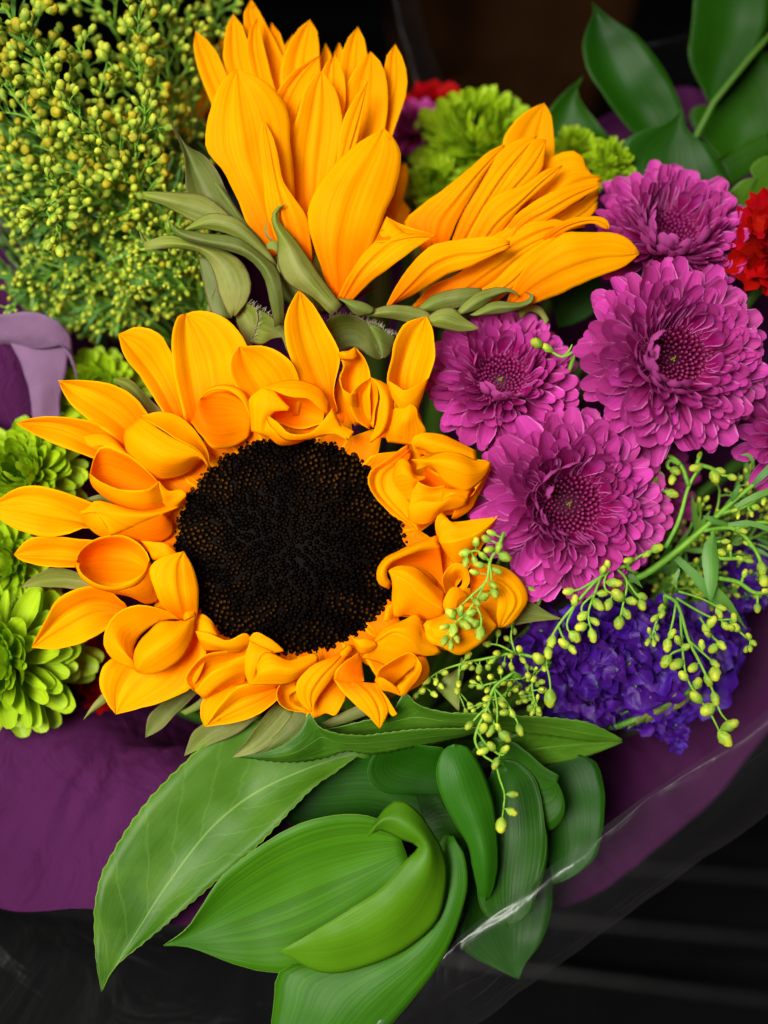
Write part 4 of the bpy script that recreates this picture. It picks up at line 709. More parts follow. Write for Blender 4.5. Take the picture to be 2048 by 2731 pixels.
def floret_set(material):
    return {'out': [floret_mesh('ray_floret', material, c, k, n, w, s) for c, k, n, w, s in ((1.35, 0.55, 0.02, 1, 1), (1.5, 0.35, 0.0, 0.95, 2), (1.1, 0.75, 0.03, 1.1, 3), (1.6, 0.1, 0.0, 1.0, 4), (1.2, 0.3, 0.03, 1.05, 5))],
            'in': [floret_mesh('ray_floret', material, c, k, n, w, s) for c, k, n, w, s in ((1.4, 0.8, 0.0, 1, 6), (1.6, 0.6, 0.0, .95, 7), (1.2, 1.0, 0.02, 1.05, 8), (1.9, 0.5, 0.0, 1, 9))],
            'quill': [floret_mesh('ray_floret', material, c, k, n, w, s) for c, k, n, w, s in ((2.6, 0.5, 0.0, .8, 10), (2.4, 0.25, 0.0, .8, 11))]}
PURPLE = floret_set(M_MUM); LIME = floret_set(M_GREEN)

def basis(n):
    n = Vector(n).normalized(); a = Vector((0, 1, 0)) if abs(n.y) < .9 else Vector((1, 0, 0))
    x = a.cross(n).normalized(); y = n.cross(x)
    return Matrix((x, y, n)).transposed()
def mum(label, cx, cy, z, R, normal, n, seed, kind='purple', dfrac=0.34, stems=True, width=0.31, elev_in=58, elev_out=-12, dome=0.20, group='purple chrysanthemums', arc=None, quill=0.12, wide_sector=None):
    r = random.Random(seed)
    meshes = PURPLE if kind == 'purple' else LIME
    f, w = foot()
    root = thing('chrysanthemum', label, 'flower', f, group)
    C0 = V(cx, cy, z); sc = S*R*(D0-z)/D0
    B = (RC @ basis(normal)).to_4x4()
    head = Matrix.Translation(C0 - f) @ B
    for i in range(n):
        t = ((i+.5)/n)**0.9
        az = i*2.399963 + r.uniform(-.12, .12)
        if arc and not arc(az % (2*math.pi), t): continue
        el = math.radians(elev_in + (elev_out-elev_in)*t**0.8 + r.gauss(0, 7))
        ln = (0.36 + 0.40*t)*r.uniform(.88, 1.12); wd = width*(0.62+0.5*t)*r.uniform(.85, 1.15)
        r0 = dfrac*0.92 - 0.04*t; h0 = dome*(1-t) - 0.05*t
        kind_ = 'in' if t < .45 else 'out'
        if r.random() < quill and t < .6: kind_ = 'quill'
        if wide_sector and abs(((az-wide_sector[0]+math.pi) % (2*math.pi))-math.pi) < wide_sector[1] and t < .6: wd *= 1.35; ln *= 1.15
        me = r.choice(meshes[kind_])
        o = bpy.data.objects.new('ray_floret', me); col.objects.link(o); o.parent = root
        m = head @ Matrix.Rotation(az, 4, 'Z') @ Matrix.Translation((r0*sc, 0, h0*sc)) @ Matrix.Rotation(-el, 4, 'Y') @ Matrix.Rotation(r.gauss(0, .16), 4, 'X') @ Matrix.Rotation(r.gauss(0, .08), 4, 'Z')
        o.matrix_local = m @ Matrix.Diagonal((ln*sc, wd*sc, ln*sc, 1))
    # disc florets: small pegs in a spiral, joined
    v, fc, uv = [], [], []; nd = 190 if kind == 'purple' else 70
    for i in range(nd):
        q = math.sqrt((i+.5)/nd); az = i*2.399963; rad = dfrac*1.08*q
        tilt = 0.25+0.75*q; l = (0.05+0.10*q)*r.uniform(.8, 1.2); rr0 = 0.014+0.012*q
        base = Vector((rad*.9*math.cos(az), rad*.9*math.sin(az), dome*.55*q - 0.02)); dr = Vector((math.cos(az)*tilt*.55, math.sin(az)*tilt*.55, 1)).normalized()
        X = dr.cross(Vector((0, 0.3, 1))).normalized(); Y = dr.cross(X); b0 = len(v)
        for (h, k) in ((0, .7), (.55, .75), (.85, 1.25), (1.0, .55)):
            for s in range(5):
                p = base + dr*l*h + (X*math.cos(s*1.2566) + Y*math.sin(s*1.2566))*rr0*k
                v.append(head @ (p*sc)); uv.append((h, s/5))
        for h in range(3):
            for s in range(5): fc.append((b0+h*5+s, b0+h*5+(s+1) % 5, b0+h*5+5+(s+1) % 5, b0+h*5+5+s))
        fc.append(tuple(b0+15+s for s in range(5)))
    dfl = tag(link_mesh('disc_florets', v, fc, M_MUMDISC if kind == 'purple' else M_GREENDISC, root, uv), kind='stuff')
    # solid receptacle closing the middle of the head
    v, fc = [], []
    for i in range(7):
        for j in range(16):
            a = math.pi*i/6 - math.pi/2; rad = (dfrac*0.98)*math.cos(a); zz = math.sin(a)*(0.16 if i < 3 else .05) + (-0.02)
            v.append(head @ (Vector((rad*math.cos(j*math.pi/8), rad*math.sin(j*math.pi/8), zz))*sc))
    for i in range(6):
        for j in range(16): fc.append((i*16+j, i*16+(j+1) % 16, (i+1)*16+(j+1) % 16, (i+1)*16+j))
    rec = link_mesh('receptacle', v, fc, M_MUMDISC if kind == 'purple' else M_GREENDISC, root, [(0, 0)]*len(v)); dfl.parent = rec
    if kind == 'purple':
        v, fc = [], []
        for i in range(5):
            a = i*2.4; q = 0.008*math.sqrt(i); c = Vector((q*math.cos(a)*1.6, q*math.sin(a)*1.6, 0.065)); b0 = len(v)
            for dz, k in ((0, 1), (.03, .3)):
                for s in range(5): v.append(head @ ((c + Vector((math.cos(s*1.2566)*.013*k, math.sin(s*1.2566)*.013*k, dz)))*sc))
            for s in range(5): fc.append((b0+s, b0+(s+1) % 5, b0+5+(s+1) % 5, b0+5+s))
            fc.append(tuple(b0+5+s for s in range(5)))
        link_mesh('eye', v, fc, M_PISTIL, rec)
    bk = C0 - (RC @ Vector(normal).normalized())*(0.16*sc)
    flower_stem(root, bk, w, 20, M_DARKSTEM, back=C0 - (RC @ Vector(normal).normalized())*(0.9*sc))
    return root
mum('largest open purple chrysanthemum, overlapping the purple bloom beneath the red carnation', 1790, 962, -20, 258, (0.16, 0.12, 1), 290, 3)
mum('purple chrysanthemum tucked between the leaning sunflower petals and the red carnation', 1785, 640, -170, 215, (0.10, 0.42, 1), 250, 4, elev_out=-5)
mum('purple chrysanthemum under the brown bracts of the leaning sunflower', 1335, 1018, -110, 205, (-0.02, 0.34, 1), 190, 5, quill=.25, width=.33)
mum('purple chrysanthemum hanging above the violet statice, with broad upper florets', 1515, 1345, -45, 252, (0.10, 0.05, 1), 260, 6, wide_sector=(math.pi*.55, .8), width=.32)
mum('purple chrysanthemum with only its left florets showing past the largest purple bloom', 2110, 1165, -120, 170, (0.2, 0.1, 1), 120, 7)
mum('small blurred purple chrysanthemum behind the tall upright sunflower', 1105, 345, -560, 98, (-0.1, 0.2, 1), 110, 8, dfrac=.18)
mum('dark purple chrysanthemum in the shade between goldenrod stems', 1690, 1300, -330, 170, (0.1, 0.2, 1), 110, 9)
G = 'lime green chrysanthemums'
mum('large lime green chrysanthemum drooping over the purple tissue', 22, 1748, -165, 258, (-0.20, 0.02, 1), 170, 21, 'green', dfrac=.18, group=G, elev_in=70, elev_out=-35, dome=.34, width=.34, quill=.05)
mum('lime green chrysanthemum behind the pointed sunflower petals', 80, 1270, -190, 185, (-0.1, 0.2, 1), 150, 22, 'green', dfrac=.16, group=G, elev_in=72, elev_out=-20, dome=.3, width=.32, quill=.05)
mum('lime green chrysanthemum wedged under a folded grey sunflower bract', 20, 1500, -200, 170, (0.0, 0.0, 1), 150, 23, 'green', dfrac=.16, group=G, elev_in=72, elev_out=-20, dome=.3, quill=.05)
mum('soft lime green chrysanthemum beside the light-paled tissue fold', 275, 1050, -330, 150, (0.1, 0.2, 1), 140, 24, 'green', dfrac=.14, group=G, elev_in=75, elev_out=-20, dome=.3, quill=.05)
mum('large blurred lime green chrysanthemum between the two upper sunflowers', 1275, 400, -480, 205, (0.0, 0.4, 1), 190, 25, 'green', dfrac=.14, group=G, elev_in=76, elev_out=-10, dome=.3, width=.26, quill=.05)
mum('lime green chrysanthemum low in the gap between two upper sunflowers', 1165, 500, -420, 110, (-0.2, 0.1, 1), 130, 26, 'green', dfrac=.14, group=G, elev_in=74, elev_out=-15, dome=.3, width=.28, quill=.05)
mum('small lime green button beside the dark leaves', 1530, 400, -400, 80, (0, 0.3, 1), 110, 27, 'green', dfrac=.14, group=G, elev_in=78, elev_out=0, dome=.35, width=.3, quill=.05)
mum('lime green button above the purple bloom, next to a pointed leaf', 1622, 440, -330, 88, (0.2, 0.1, 1), 120, 28, 'green', dfrac=.14, group=G, elev_in=78, elev_out=0, dome=.35, width=.3, quill=.05)

# ------------------------------------------------------------------ leaves
def branch(name, label, cat, group=None): f, w = foot(); r = thing(name, label, cat, f, group); return r, w
def leaf(root, crop, rails, material, b=0, **k):
    k.setdefault('nu', 26); k.setdefault('nv', 13); k.setdefault('wob', 8); k.setdefault('thick', 0.00018)
    serr = k.pop('serr', 0); lab = k.pop('label', None)
    o = part(root, crop, 'leaf', material, (rails, b, dict(ug=k.pop('ug', (0, 1)), flat=.3)), serr=serr, **k)
    if lab: o['label'] = lab
    return o
# bottom spray of glossy leaves
RU1, w = branch('ruscus_sprig', 'fan of glossy rounded green leaves beneath the open sunflower', 'foliage', 'leafy sprigs')
Tubes().add([tuple(x) for x in (V(1195,2240,-60), V(1180,2280,-160), w, RU1.location)], 16, 22, world=True, seg=18).build('stem', M_DARKSTEM, RU1)
leaf(RU1, CL, [[(437,1237,60),(550,1152,55),(625,1040,55),(720,900,55),(850,790,50),(1000,690,45),(1150,622,40),(1320,592,30),(1470,606,15),(1590,680,0)], [(437,1237,60),(600,1170,25),(800,1060,10),(1020,950,0),(1250,860,-10),(1620,760,-20)], [(437,1240,60),(560,1247,50),(700,1300,50),(850,1350,45),(1000,1372,40),(1200,1340,20),(1450,1150,0),(1650,850,-10)]], M_RUSCUS)
leaf(RU1, CM, [[(168,790,95),(232,756,90),(340,800,92),(446,846,88),(380,920,108),(250,1070,118),(100,1172,118),(-60,1270,112),(-318,1424,95)], [(190,750,105),(270,690,120),(380,720,125),(500,840,120),(500,960,125),(420,1110,125),(260,1260,122),(60,1360,115),(-318,1424,95)], [(168,790,95),(218,690,90),(328,584,80),(420,630,75),(522,760,65),(602,920,50),(606,1080,50),(560,1250,55),(400,1400,65),(150,1512,75),(-80,1545,85),(-318,1424,95)]], M_LIT, 6, nu=34)
leaf(RU1, CM, [[(600,800,-10),(560,1100,0),(300,1400,20),(-322,1535,40),(-350,1700,50),(-385,1950,60)], [(620,790,-10),(630,1100,30),(480,1400,60),(120,1680,75),(-90,1950,85)], [(640,785,-10),(702,900,5),(720,1040,20),(682,1220,35),(602,1430,45),(480,1610,55),(320,1800,65),(190,1950,70)]], M_RUSCUS, 5)
leaf(RU1, CM, [[(815,1150,10),(780,1100,18),(745,950,25),(722,840,28),(660,735,28),(590,605,30),(552,490,32),(552,390,30),(590,305,25),(645,277,15)], [(815,1150,10),(820,1060,40),(815,900,58),(780,740,64),(720,580,62),(680,450,55),(650,360,42),(645,277,15)], [(815,1150,10),(850,1110,14),(886,980,16),(888,800,14),(870,640,10),(845,530,8),(780,380,10),(720,295,14),(645,277,15)]], M_RUSCUS, 0)
leaf(RU1, CM, [[(430,540,-120),(520,480,-115),(640,470,-115),(760,520,-110)], [(480,720,-120),(560,680,-110),(660,680,-110),(760,720,-110)], [(520,900,-120),(600,880,-115),(690,880,-115),(780,900,-110)]], M_SHADED, 0)
leaf(RU1, CM, [[(860,400,-60),(810,560,-50),(790,800,-40),(770,1000,-30),(790,1180,-25),(860,1262,-20),(945,1292,-15)], [(930,400,-60),(960,600,-60),(970,800,-50),(950,1050,-35),(945,1292,-15)], [(900,368,-55),(985,374,-45),(1062,430,-30),(1112,520,-20),(1142,680,-10),(1150,850,-8),(1102,1100,-5),(1062,1222,-8),(945,1292,-15)]], M_SHADED, -6)
leaf(RU1, CM, [[(1150,740,-12),(1152,860,-6),(1110,1020,0),(1060,1062,5),(1075,1095,5),(1062,1222,-5)], [(1162,760,-15),(1162,920,-15),(1130,1050,-10),(1100,1110,-5),(1065,1225,-6)]], M_SHADED, 3, nu=14, nv=5)
leaf(RU1, CM.shift(-130), [[(620,800,-30),(690,1000,-30),(700,1200,-25),(660,1372,-20),(760,1462,-15),(860,1512,-10),(1005,1582,0)], [(900,780,-70),(950,1000,-70),(950,1200,-60),(960,1400,-40),(1005,1582,0)], [(1150,720,-60),(1186,1000,-45),(1182,1200,-35),(1122,1380,-25),(1040,1490,-10),(1018,1540,-5),(1005,1582,0)]], M_SHADED, 0)
leaf(RU1, CM, [[(600,560,-60),(420,562,-50),(260,552,-35),(190,500,-25),(165,430,-20),(182,368,-15),(240,290,-5),(345,240,5)], [(600,480,-70),(450,440,-60),(330,400,-50),(330,320,-20),(345,240,5)], [(600,400,-60),(598,340,-40),(585,303,-20),(500,290,-10),(420,275,0),(380,262,3),(345,240,5)]], M_SHADED, 0)
leaf(RU1, CM, [[(880,300,-60),(950,260,-40),(1060,330,-30),(1150,410,-25),(1227,450,-20)], [(900,400,-70),(980,380,-60),(1060,430,-50),(1130,480,-40),(1215,490,-22)], [(960,600,-80),(1040,560,-70),(1100,600,-60),(1140,660,-50),(1165,755,-45),(1222,720,-35),(1257,640,-28),(1250,570,-25),(1215,490,-22)]], M_SHADED, 0)
leaf(RU1, CM, [[(1040,420,-130),(1120,600,-130),(1150,850,-120),(1190,1052,-110)], [(1180,380,-140),(1270,600,-140),(1300,850,-130),(1250,1035,-110)], [(1330,330,-120),(1430,380,-110),(1465,480,-105),(1478,620,-100),(1460,780,-100),(1428,900,-100),(1300,1012,-105),(1195,1052,-110)]], M_SHADED, 0)
leaf(RU1, CM, [[(860,250,-130),(1000,200,-120),(1200,170,-120),(1420,200,-120)], [(900,380,-150),(1050,330,-145),(1250,260,-140),(1460,220,-120)], [(950,520,-150),(1100,470,-150),(1300,400,-140),(1520,240,-120)]], M_SHADED, 0)
leaf(RU1, CM, [[(-200,330,-130),(-50,270,-120),(150,260,-110),(400,320,-100),(600,500,-100)], [(-260,520,-140),(-50,480,-140),(200,460,-140),(600,640,-110)], [(-330,700,-140),(-100,760,-150),(200,760,-150),(600,760,-120)]], M_SHADED, 0)
# serrated lemon leaf hanging at the left, and the folded ones under the flower
LE1, w = branch('lemon_leaf_sprig', 'long serrated green leaf hanging over the purple tissue', 'foliage', 'leafy sprigs')
Tubes().add([tuple(x) for x in (V(955,2005,-70), V(990,2010,-120), w, LE1.location)], 14, 20, world=True, seg=18).build('stem', M_DARKSTEM, LE1)
leaf(LE1, CL, [[(130,1467,40),(103,1300,40),(94,1140,40),(112,950,35),(170,810,25),(290,620,10),(400,480,0),(540,340,-20),(700,200,-50),(850,140,-80),(1100,160,-90),(1410,288,-70)], [(130,1467,40),(205,1330,15),(330,1130,0),(460,930,-15),(680,650,-40),(900,480,-70),(1250,330,-80),(1410,290,-70)], [(130,1467,40),(190,1352,45),(400,1172,40),(680,932,30),(900,742,15),(1060,572,0),(1180,452,-25),(1300,370,-50),(1410,292,-70)]], M_SALAL, 4, nu=64, serr=4)
LE2, w = branch('lemon_leaf_sprig', 'folded bright green serrated leaves directly under the sunflower petals', 'foliage', 'leafy sprigs')
Tubes().add([tuple(x) for x in (V(1290,1985,-60), V(1280,2010,-120), w, LE2.location)], 14, 20, world=True, seg=18).build('stem', M_DARKSTEM, LE2)
leaf(LE2, CD, [[(-125,1490,55),(0,1465,60),(100,1430,66),(225,1330,72),(257,1246,70),(310,1322,74),(400,1358,68),(560,1372,60),(800,1345,50),(1000,1335,42),(1200,1330,30)], [(-125,1491,55),(50,1490,62),(180,1465,66),(290,1400,60),(330,1380,45),(400,1405,40),(520,1415,35),(700,1400,30),(900,1380,20),(1100,1360,10),(1200,1340,5)], [(-125,1492,55),(50,1511,45),(200,1516,35),(350,1492,25),(430,1465,20),(480,1456,15),(600,1472,5),(800,1440,-5),(950,1410,-15),(1100,1380,-20),(1200,1350,-20)]], M_SALAL, 3, nu=64, serr=4, ug=(0, 1.0))
leaf(LE2, CD, [[(370,1335,-10),(560,1292,0),(720,1238,10),(785,1138,15),(850,1195,20),(980,1240,15),(1150,1250,10),(1400,1264,-10),(1800,1302,-40),(1990,1390,-60)], [(390,1350,-20),(580,1330,-15),(740,1290,-15),(850,1270,-15),(1000,1290,-15),(1200,1300,-20),(1500,1310,-40),(1990,1395,-60)], [(400,1380,-30),(600,1370,-35),(800,1360,-40),(1000,1345,-40),(1200,1345,-45),(1500,1360,-60),(1800,1400,-70),(1990,1400,-62)]], M_SALAL, 0, nu=64, serr=4)
leaf(LE2, CD, [[(1300,1400,-90),(1500,1340,-80),(1750,1340,-80),(1980,1400,-70)], [(1320,1480,-100),(1550,1440,-110),(1760,1420,-110),(1985,1405,-75)], [(1330,1560,-110),(1560,1540,-130),(1780,1490,-120),(1990,1410,-80)]], M_SALAL, 0)
# dark leaves at the upper right
RU2, w = branch('ruscus_sprig', 'dark glossy pointed leaves rising behind the purple blooms', 'foliage', 'leafy sprigs')
Tubes().add([tuple(x) for x in (V(2100,40,-420), V(1893,288,-420), V(1800,480,-430), w, RU2.location)], 9, 20, world=True, seg=26).build('stem', M_DARKSTEM, RU2)
h = CH.shift(-380)
leaf(RU2, h, [[(365,16,0),(374,90,-5),(312,240,0),(294,350,5),(328,520,5),(420,660,0),(560,860,-20),(700,1010,-40),(900,1150,-60)], [(365,16,0),(400,100,-15),(430,260,-25),(500,480,-35),(600,650,-45),(750,850,-55),(950,1150,-60)], [(365,16,0),(440,90,5),(560,170,10),(700,270,15),(830,420,15),(930,580,10),(1012,760,0),(1062,960,-20),(1050,1150,-60)]], M_SHADED)
leaf(RU2, CH.shift(-300), [[(500,1500,-60),(540,1350,-40),(562,1100,-10),(600,1040,0),(720,965,5),(880,920,5),(960,870,5),(1024,800,5)], [(900,1560,-60),(900,1300,-40),(920,1100,-25),(990,950,-10),(1024,800,5)], [(1290,1560,-60),(1300,1500,-40),(1397,1375,-10),(1332,1250,0),(1232,1100,5),(1100,990,5),(1036,910,5),(1024,800,5)]], M_SHADED)
leaf(RU2, CH.shift(-450), [[(1225,762,0),(1170,650,0),(1100,500,5),(1074,380,10),(1090,250,10),(1120,-60,10)], [(1230,762,-5),(1270,550,-30),(1330,300,-40),(1390,-60,-30)], [(1232,765,0),(1380,622,0),(1500,480,5),(1600,300,10),(1656,160,10),(1670,-60,10)]], M_SHADED)
leaf(RU2, CH.shift(-500), [[(1220,780,0),(1120,790,0),(1082,850,0),(1100,920,0),(1200,1060,0),(1310,1180,0)], [(1240,770,-10),(1350,850,-30),(1450,950,-40),(1420,1120,-30)], [(1250,765,0),(1400,600,0),(1660,380,0),(1760,700,0),(1700,960,0),(1500,1090,0)]], M_SHADED)
leaf(RU2, CH.shift(-420), [[(300,562,0),(205,640,0),(60,790,0),(0,900,-20),(-40,1080,-40)], [(300,562,0),(235,700,-20),(180,850,-30),(150,1080,-50)], [(300,562,0),(248,650,5),(280,752,10),(400,902,10),(480,1010,0),(520,1100,-30)]], M_SHADED)
leaf(RU2, CH.shift(-330), [[(1305,1190,0),(1450,1090,0),(1660,985,0)], [(1350,1260,10),(1500,1180,10),(1680,1080,10)], [(1395,1370,0),(1530,1270,0),(1680,1160,0)]], M_SHADED)
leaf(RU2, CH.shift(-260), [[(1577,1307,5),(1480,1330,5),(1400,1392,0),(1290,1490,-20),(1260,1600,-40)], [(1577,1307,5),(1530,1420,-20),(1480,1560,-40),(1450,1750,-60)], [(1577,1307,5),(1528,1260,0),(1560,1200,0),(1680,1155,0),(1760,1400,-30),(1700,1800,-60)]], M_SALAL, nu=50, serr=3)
leaf(RU2, CI.shift(-300), [[(640,600,0),(680,560,0),(760,520,0),(860,480,0)], [(660,660,-10),(720,640,-10),(790,620,-10),(880,560,-10)], [(680,740,0),(740,730,0),(820,690,0),(880,640,0)]], M_SHADED, -5)

# ------------------------------------------------------------------ goldenrod
def bud_mesh(material, seed, fat=0.37, open_=False):
    r = random.Random(seed); v = []; uv = []; fc = []; n = 7
    prof = [(0, .28), (.22, .80), (.52, 1.0), (.82, .80), (1.0, .42)] if not open_ else [(0, .25), (.25, .70), (.55, .95), (.85, 1.05), (1.05, .75)]
    for i, (x, k) in enumerate(prof):
        for j in range(n):
            a = 2*math.pi*(j+.5*(i % 2))/n; q = fat*k*r.uniform(.92, 1.08)
            v.append((x, q*math.cos(a), q*math.sin(a))); uv.append((min(x, 1), j/n))
    for i in range(len(prof)-1):
        for j in range(n): fc.append((i*n+j, i*n+(j+1) % n, (i+1)*n+(j+1) % n, (i+1)*n+j))
    v.append((prof[-1][0]+(.06 if not open_ else -.08), 0, 0)); uv.append((1, .5)); c = len(v)-1
    for j in range(n): fc.append(((len(prof)-1)*n+j, (len(prof)-1)*n+(j+1) % n, c))
    me = bpy.data.meshes.new('bud'); me.from_pydata(v, [], fc); l = me.uv_layers.new(name='UVMap'); d = []
    for p in me.polygons:
        for vi in p.vertices: d += uv[vi]
    l.data.foreach_set('uv', d); me.polygons.foreach_set('use_smooth', [True]*len(me.polygons)); me.materials.append(material)
    return me
BUDS = [bud_mesh(M_BUD, 1), bud_mesh(M_BUD, 2, .33), bud_mesh(M_BUD, 3, .41)]
YBUDS = [bud_mesh(M_YBUD, 4, .44, True), bud_mesh(M_YBUD, 5, .46), bud_mesh(M_YBUD, 6, .40, True)]
def put_bud(root, p, direction, size, meshes, r):
    o = bpy.data.objects.new('bud', r.choice(meshes)); col.objects.link(o); o.parent = root
    d = Vector(direction).normalized(); rot = d.to_track_quat('X', 'Z').to_matrix().to_4x4() @ Matrix.Rotation(r.uniform(0, 6), 4, 'X')
    o.matrix_local = Matrix.Translation(Vector(p)-root.location) @ rot @ Matrix.Scale(size, 4)
    return o
GR = 'goldenrod sprays'
def traced_sprig(label, crop, stems, buds, size, seed, zj=10, stem_r=5, grow=None, leaves=()):
    """a sprig whose stalks and buds were read off the photograph"""
    r = random.Random(seed); f, w = foot(); root = thing('goldenrod_sprig', label, 'plant', f, GR)
    T = Tubes(); P = []
    for i, s in enumerate(stems):
        q = crop.rail(s); T.add(q, stem_r if i == 0 else stem_r*.7, stem_r*.5, n=5); P += crspline(q, 24)
    T.add([V(*crop(*stems[0][0])), V(*(grow or crop(*stems[0][0])))+Vector((0, .005, -.02)), w, f], stem_r*1.1, stem_r*2, n=5, world=True, seg=14)
    for b_ in buds:
        x, y = b_[:2]; k = b_[2] if len(b_) > 2 else 1.0
        near = min(P, key=lambda q: (q.x-crop(x, y)[0])**2 + (q.y-crop(x, y)[1])**2)
        bx, by, bz = crop(x, y); bz = near.z + r.uniform(-zj, zj) + 4
        # attach a little back along the stalk
        cand = [q for q in P if 20 < math.hypot(q.x-bx, q.y-by) < 70]
        at = min(cand, key=lambda q: math.hypot(q.x-bx, q.y-by)) if cand else near
        if math.hypot(near.x-bx, near.y-by) > 34: at = near
        d = V(bx, by, bz) - V(*at); d = d if d.length > 1e-5 else Vector((0, 0, 1))
        ln = size*k*S; c = V(bx, by, bz); s0 = c - d.normalized()*ln*.5
        T.add([V(*at), V(*at).lerp(s0, .55)+Vector((0, 0, r.uniform(-1, 1)*3e-4)), s0+d.normalized()*ln*.08], stem_r*.45, stem_r*.42, n=4, world=True, seg=5)
        put_bud(root, s0, d, ln, BUDS, r)
    T.build('stem', M_STEM, root)
    for lf in leaves: leaf(root, crop, lf, M_NARROW, 0, nu=12, nv=5, thick=0)
    return root
K = CK
traced_sprig('goldenrod sprig lying across the curled sunflower petals', K.shift(110),
    [[(425,40),(400,100),(362,170),(345,260),(275,330),(200,400)], [(345,260),(290,360),(230,430),(180,470)], [(362,170),(300,120),(260,128)], [(275,330),(320,430),(320,480)], [(362,180),(370,260),(375,300)]],
    [(370,38),(345,65),(297,80),(245,130,1.15),(330,145),(360,115,1.2),(405,100,1.1),(430,148,1.3),(290,168),(250,172,1.1),(315,188),(290,220),(395,213,1.1),(382,315,1.15),(374,280),(332,335,1.1),(298,360),(180,415,1.35),(225,400,1.2),(245,465,1.4),(190,490,1.4),(268,450,1.2),(275,408),(290,462,1.1),(316,505,1.4),(150,475),(150,540,1.1),(180,560),(206,530),(260,440,1.2)], 27, 31, grow=(1345, 1430, 20))
traced_sprig('single bud sprig poking between the sunflower petal and the lowest purple bloom', K.shift(0), [[(600,330),(575,310),(560,300)], [(575,310),(560,305)]], [(545,300,1.3)], 26, 32)
rb = random.Random(77)
extra = [(rb.uniform(240, 620), rb.uniform(640, 880), rb.uniform(.7, .95)) for _ in range(46)]
traced_sprig('goldenrod sprig with many small buds beside the violet statice, under the sunflower', K.shift(-30),
    [[(640,640),(480,600),(360,620),(220,650),(100,700),(10,800)], [(640,640),(560,700),(480,720),(400,730),(330,750)], [(480,600),(460,520),(470,460)], [(480,600),(400,560),(350,555)], [(560,700),(560,780),(580,850)], [(220,650),(215,720),(210,770)], [(480,720),(420,800),(360,820)]],
    [(15,800),(45,775),(65,725,1.2),(110,730),(130,750),(150,690),(215,740,1.1),(210,770,1.1),(100,790),(275,665),(310,675),(260,610),(350,555),(400,505),(440,530),(475,495),(465,450),(370,635),(395,600),(410,675),(460,610),(500,580),(515,630),(465,670),(365,710),(320,755),(395,745),(425,735),(350,770),(540,705),(580,740),(605,770),(550,790),(500,750),(480,770),(550,855,1.1),(520,800),(570,830),(590,880)] + extra, 25, 33, zj=35, grow=(1450, 1760, -150))
traced_sprig('goldenrod sprig dangling in front of the rounded green leaves', K.shift(90),
    [[(470,690),(380,760),(350,850),(300,960),(292,1010),(330,1075),(385,1115),(405,1180),(430,1260),(425,1320)], [(380,760),(395,850),(395,920)], [(380,760),(440,830),(500,940)], [(350,850),(315,880),(270,930)], [(300,960),(350,1030),(420,1075),(440,1050)], [(350,850),(400,960),(430,985)]],
    [(350,810),(425,840),(430,875),(465,880),(265,935,1.1),(350,900,1.3),(330,950,1.2),(365,960,1.3),(400,945),(430,985,1.5),(500,955,1.3),(370,1035,1.2),(330,1055,1.3),(430,1048,1.2),(390,1112,1.3),(467,1257,1.2),(462,1338,1.2),(415,1400,1.5)], 26, 34, grow=(1420, 1780, -120))
traced_sprig('goldenrod sprig arching over the violet statice with one long trailing bud', K.shift(60),
    [[(1000,195),(950,200),(880,240),(760,370),(680,470),(630,570),(625,650),(640,720),(645,790)], [(1000,190),(1070,140),(1140,110)], [(950,200),(905,230),(900,300),(960,330)], [(880,240),(850,320),(820,420),(840,510)], [(950,200),(1000,260),(985,360),(965,450)], [(1000,260),(1060,340),(1090,350)], [(760,370),(720,470),(745,520)], [(680,470),(700,520),(740,575)], [(880,240),(780,300),(735,312)], [(850,320),(790,380),(795,425)]],
    [(1140,110,1.3),(1095,135,1.1),(1010,165,1.2),(910,185),(890,210),(940,270,1.6),(730,310,1.2),(757,355,1.3),(885,320,1.1),(865,370,1.6),(960,330,1.6),(915,370,1.3),(1022,355,1.2),(1072,332,1.1),(1070,372,1.2),(1000,415,1.2),(965,455,1.4),(795,425,1.2),(850,450,1.1),(788,475,1.3),(756,520,1.5),(840,515,1.5),(650,545,1.4),(710,555,1.5),(745,580,1.2),(634,595,1.4),(590,625,1.5),(643,808,1.9)], 26, 35, stem_r=5.5, grow=(1750, 1500, -100))
traced_sprig('goldenrod sprig trailing down the right side over the dark tissue', K.shift(30),
    [[(1180,330),(1230,360),(1290,540),(1350,660),(1400,770),(1440,880),(1485,930)], [(1230,360),(1215,450),(1190,540)], [(1250,420),(1260,580),(1280,710),(1330,800),(1390,880),(1440,980)], [(1230,340),(1330,400),(1420,440),(1500,440)], [(1240,310),(1340,340),(1440,390)], [(1290,540),(1380,620),(1410,650)], [(1340,430),(1400,520),(1440,560)], [(1180,380),(1150,420),(1130,480),(1110,540)], [(1260,580),(1210,600),(1180,640)], [(1480,450),(1540,510),(1590,550)]],
    [(1130,435),(1140,475,.8),(1105,495,.8),(1140,525,.8),(1100,545),(1125,550,.8),(1160,390),(1165,415),(1190,560,1.4),(1210,510,1.2),(1240,540,1.2),(1185,635,1.5),(1235,650,1.6),(1310,665,1.2),(1265,705,1.2),(1275,570),(1330,740,1.3),(1380,725,1.4),(1412,692,1.6),(1410,645,1.2),(1325,805,1.6),(1380,860,1.7),(1412,810,1.5),(1480,935,1.9),(1457,995,1.9),(1395,455,1.5),(1370,487,1.3),(1440,385,1.1),(1430,410,1.2),(1500,435,1.1),(1510,480,1.1),(1440,560,1.2),(1405,575,1.2),(1350,560,1.1),(1380,510),(1570,520,.8),(1590,550,.8),(1560,580,.8),(1575,575,.8),(1490,480),(1460,470)], 26, 36, stem_r=6, grow=(1800, 1580, -80),
    leaves=[[[(1225,290,0),(1215,250,0),(1240,200,0)],[(1235,300,0),(1235,260,5),(1250,210,0)]]])
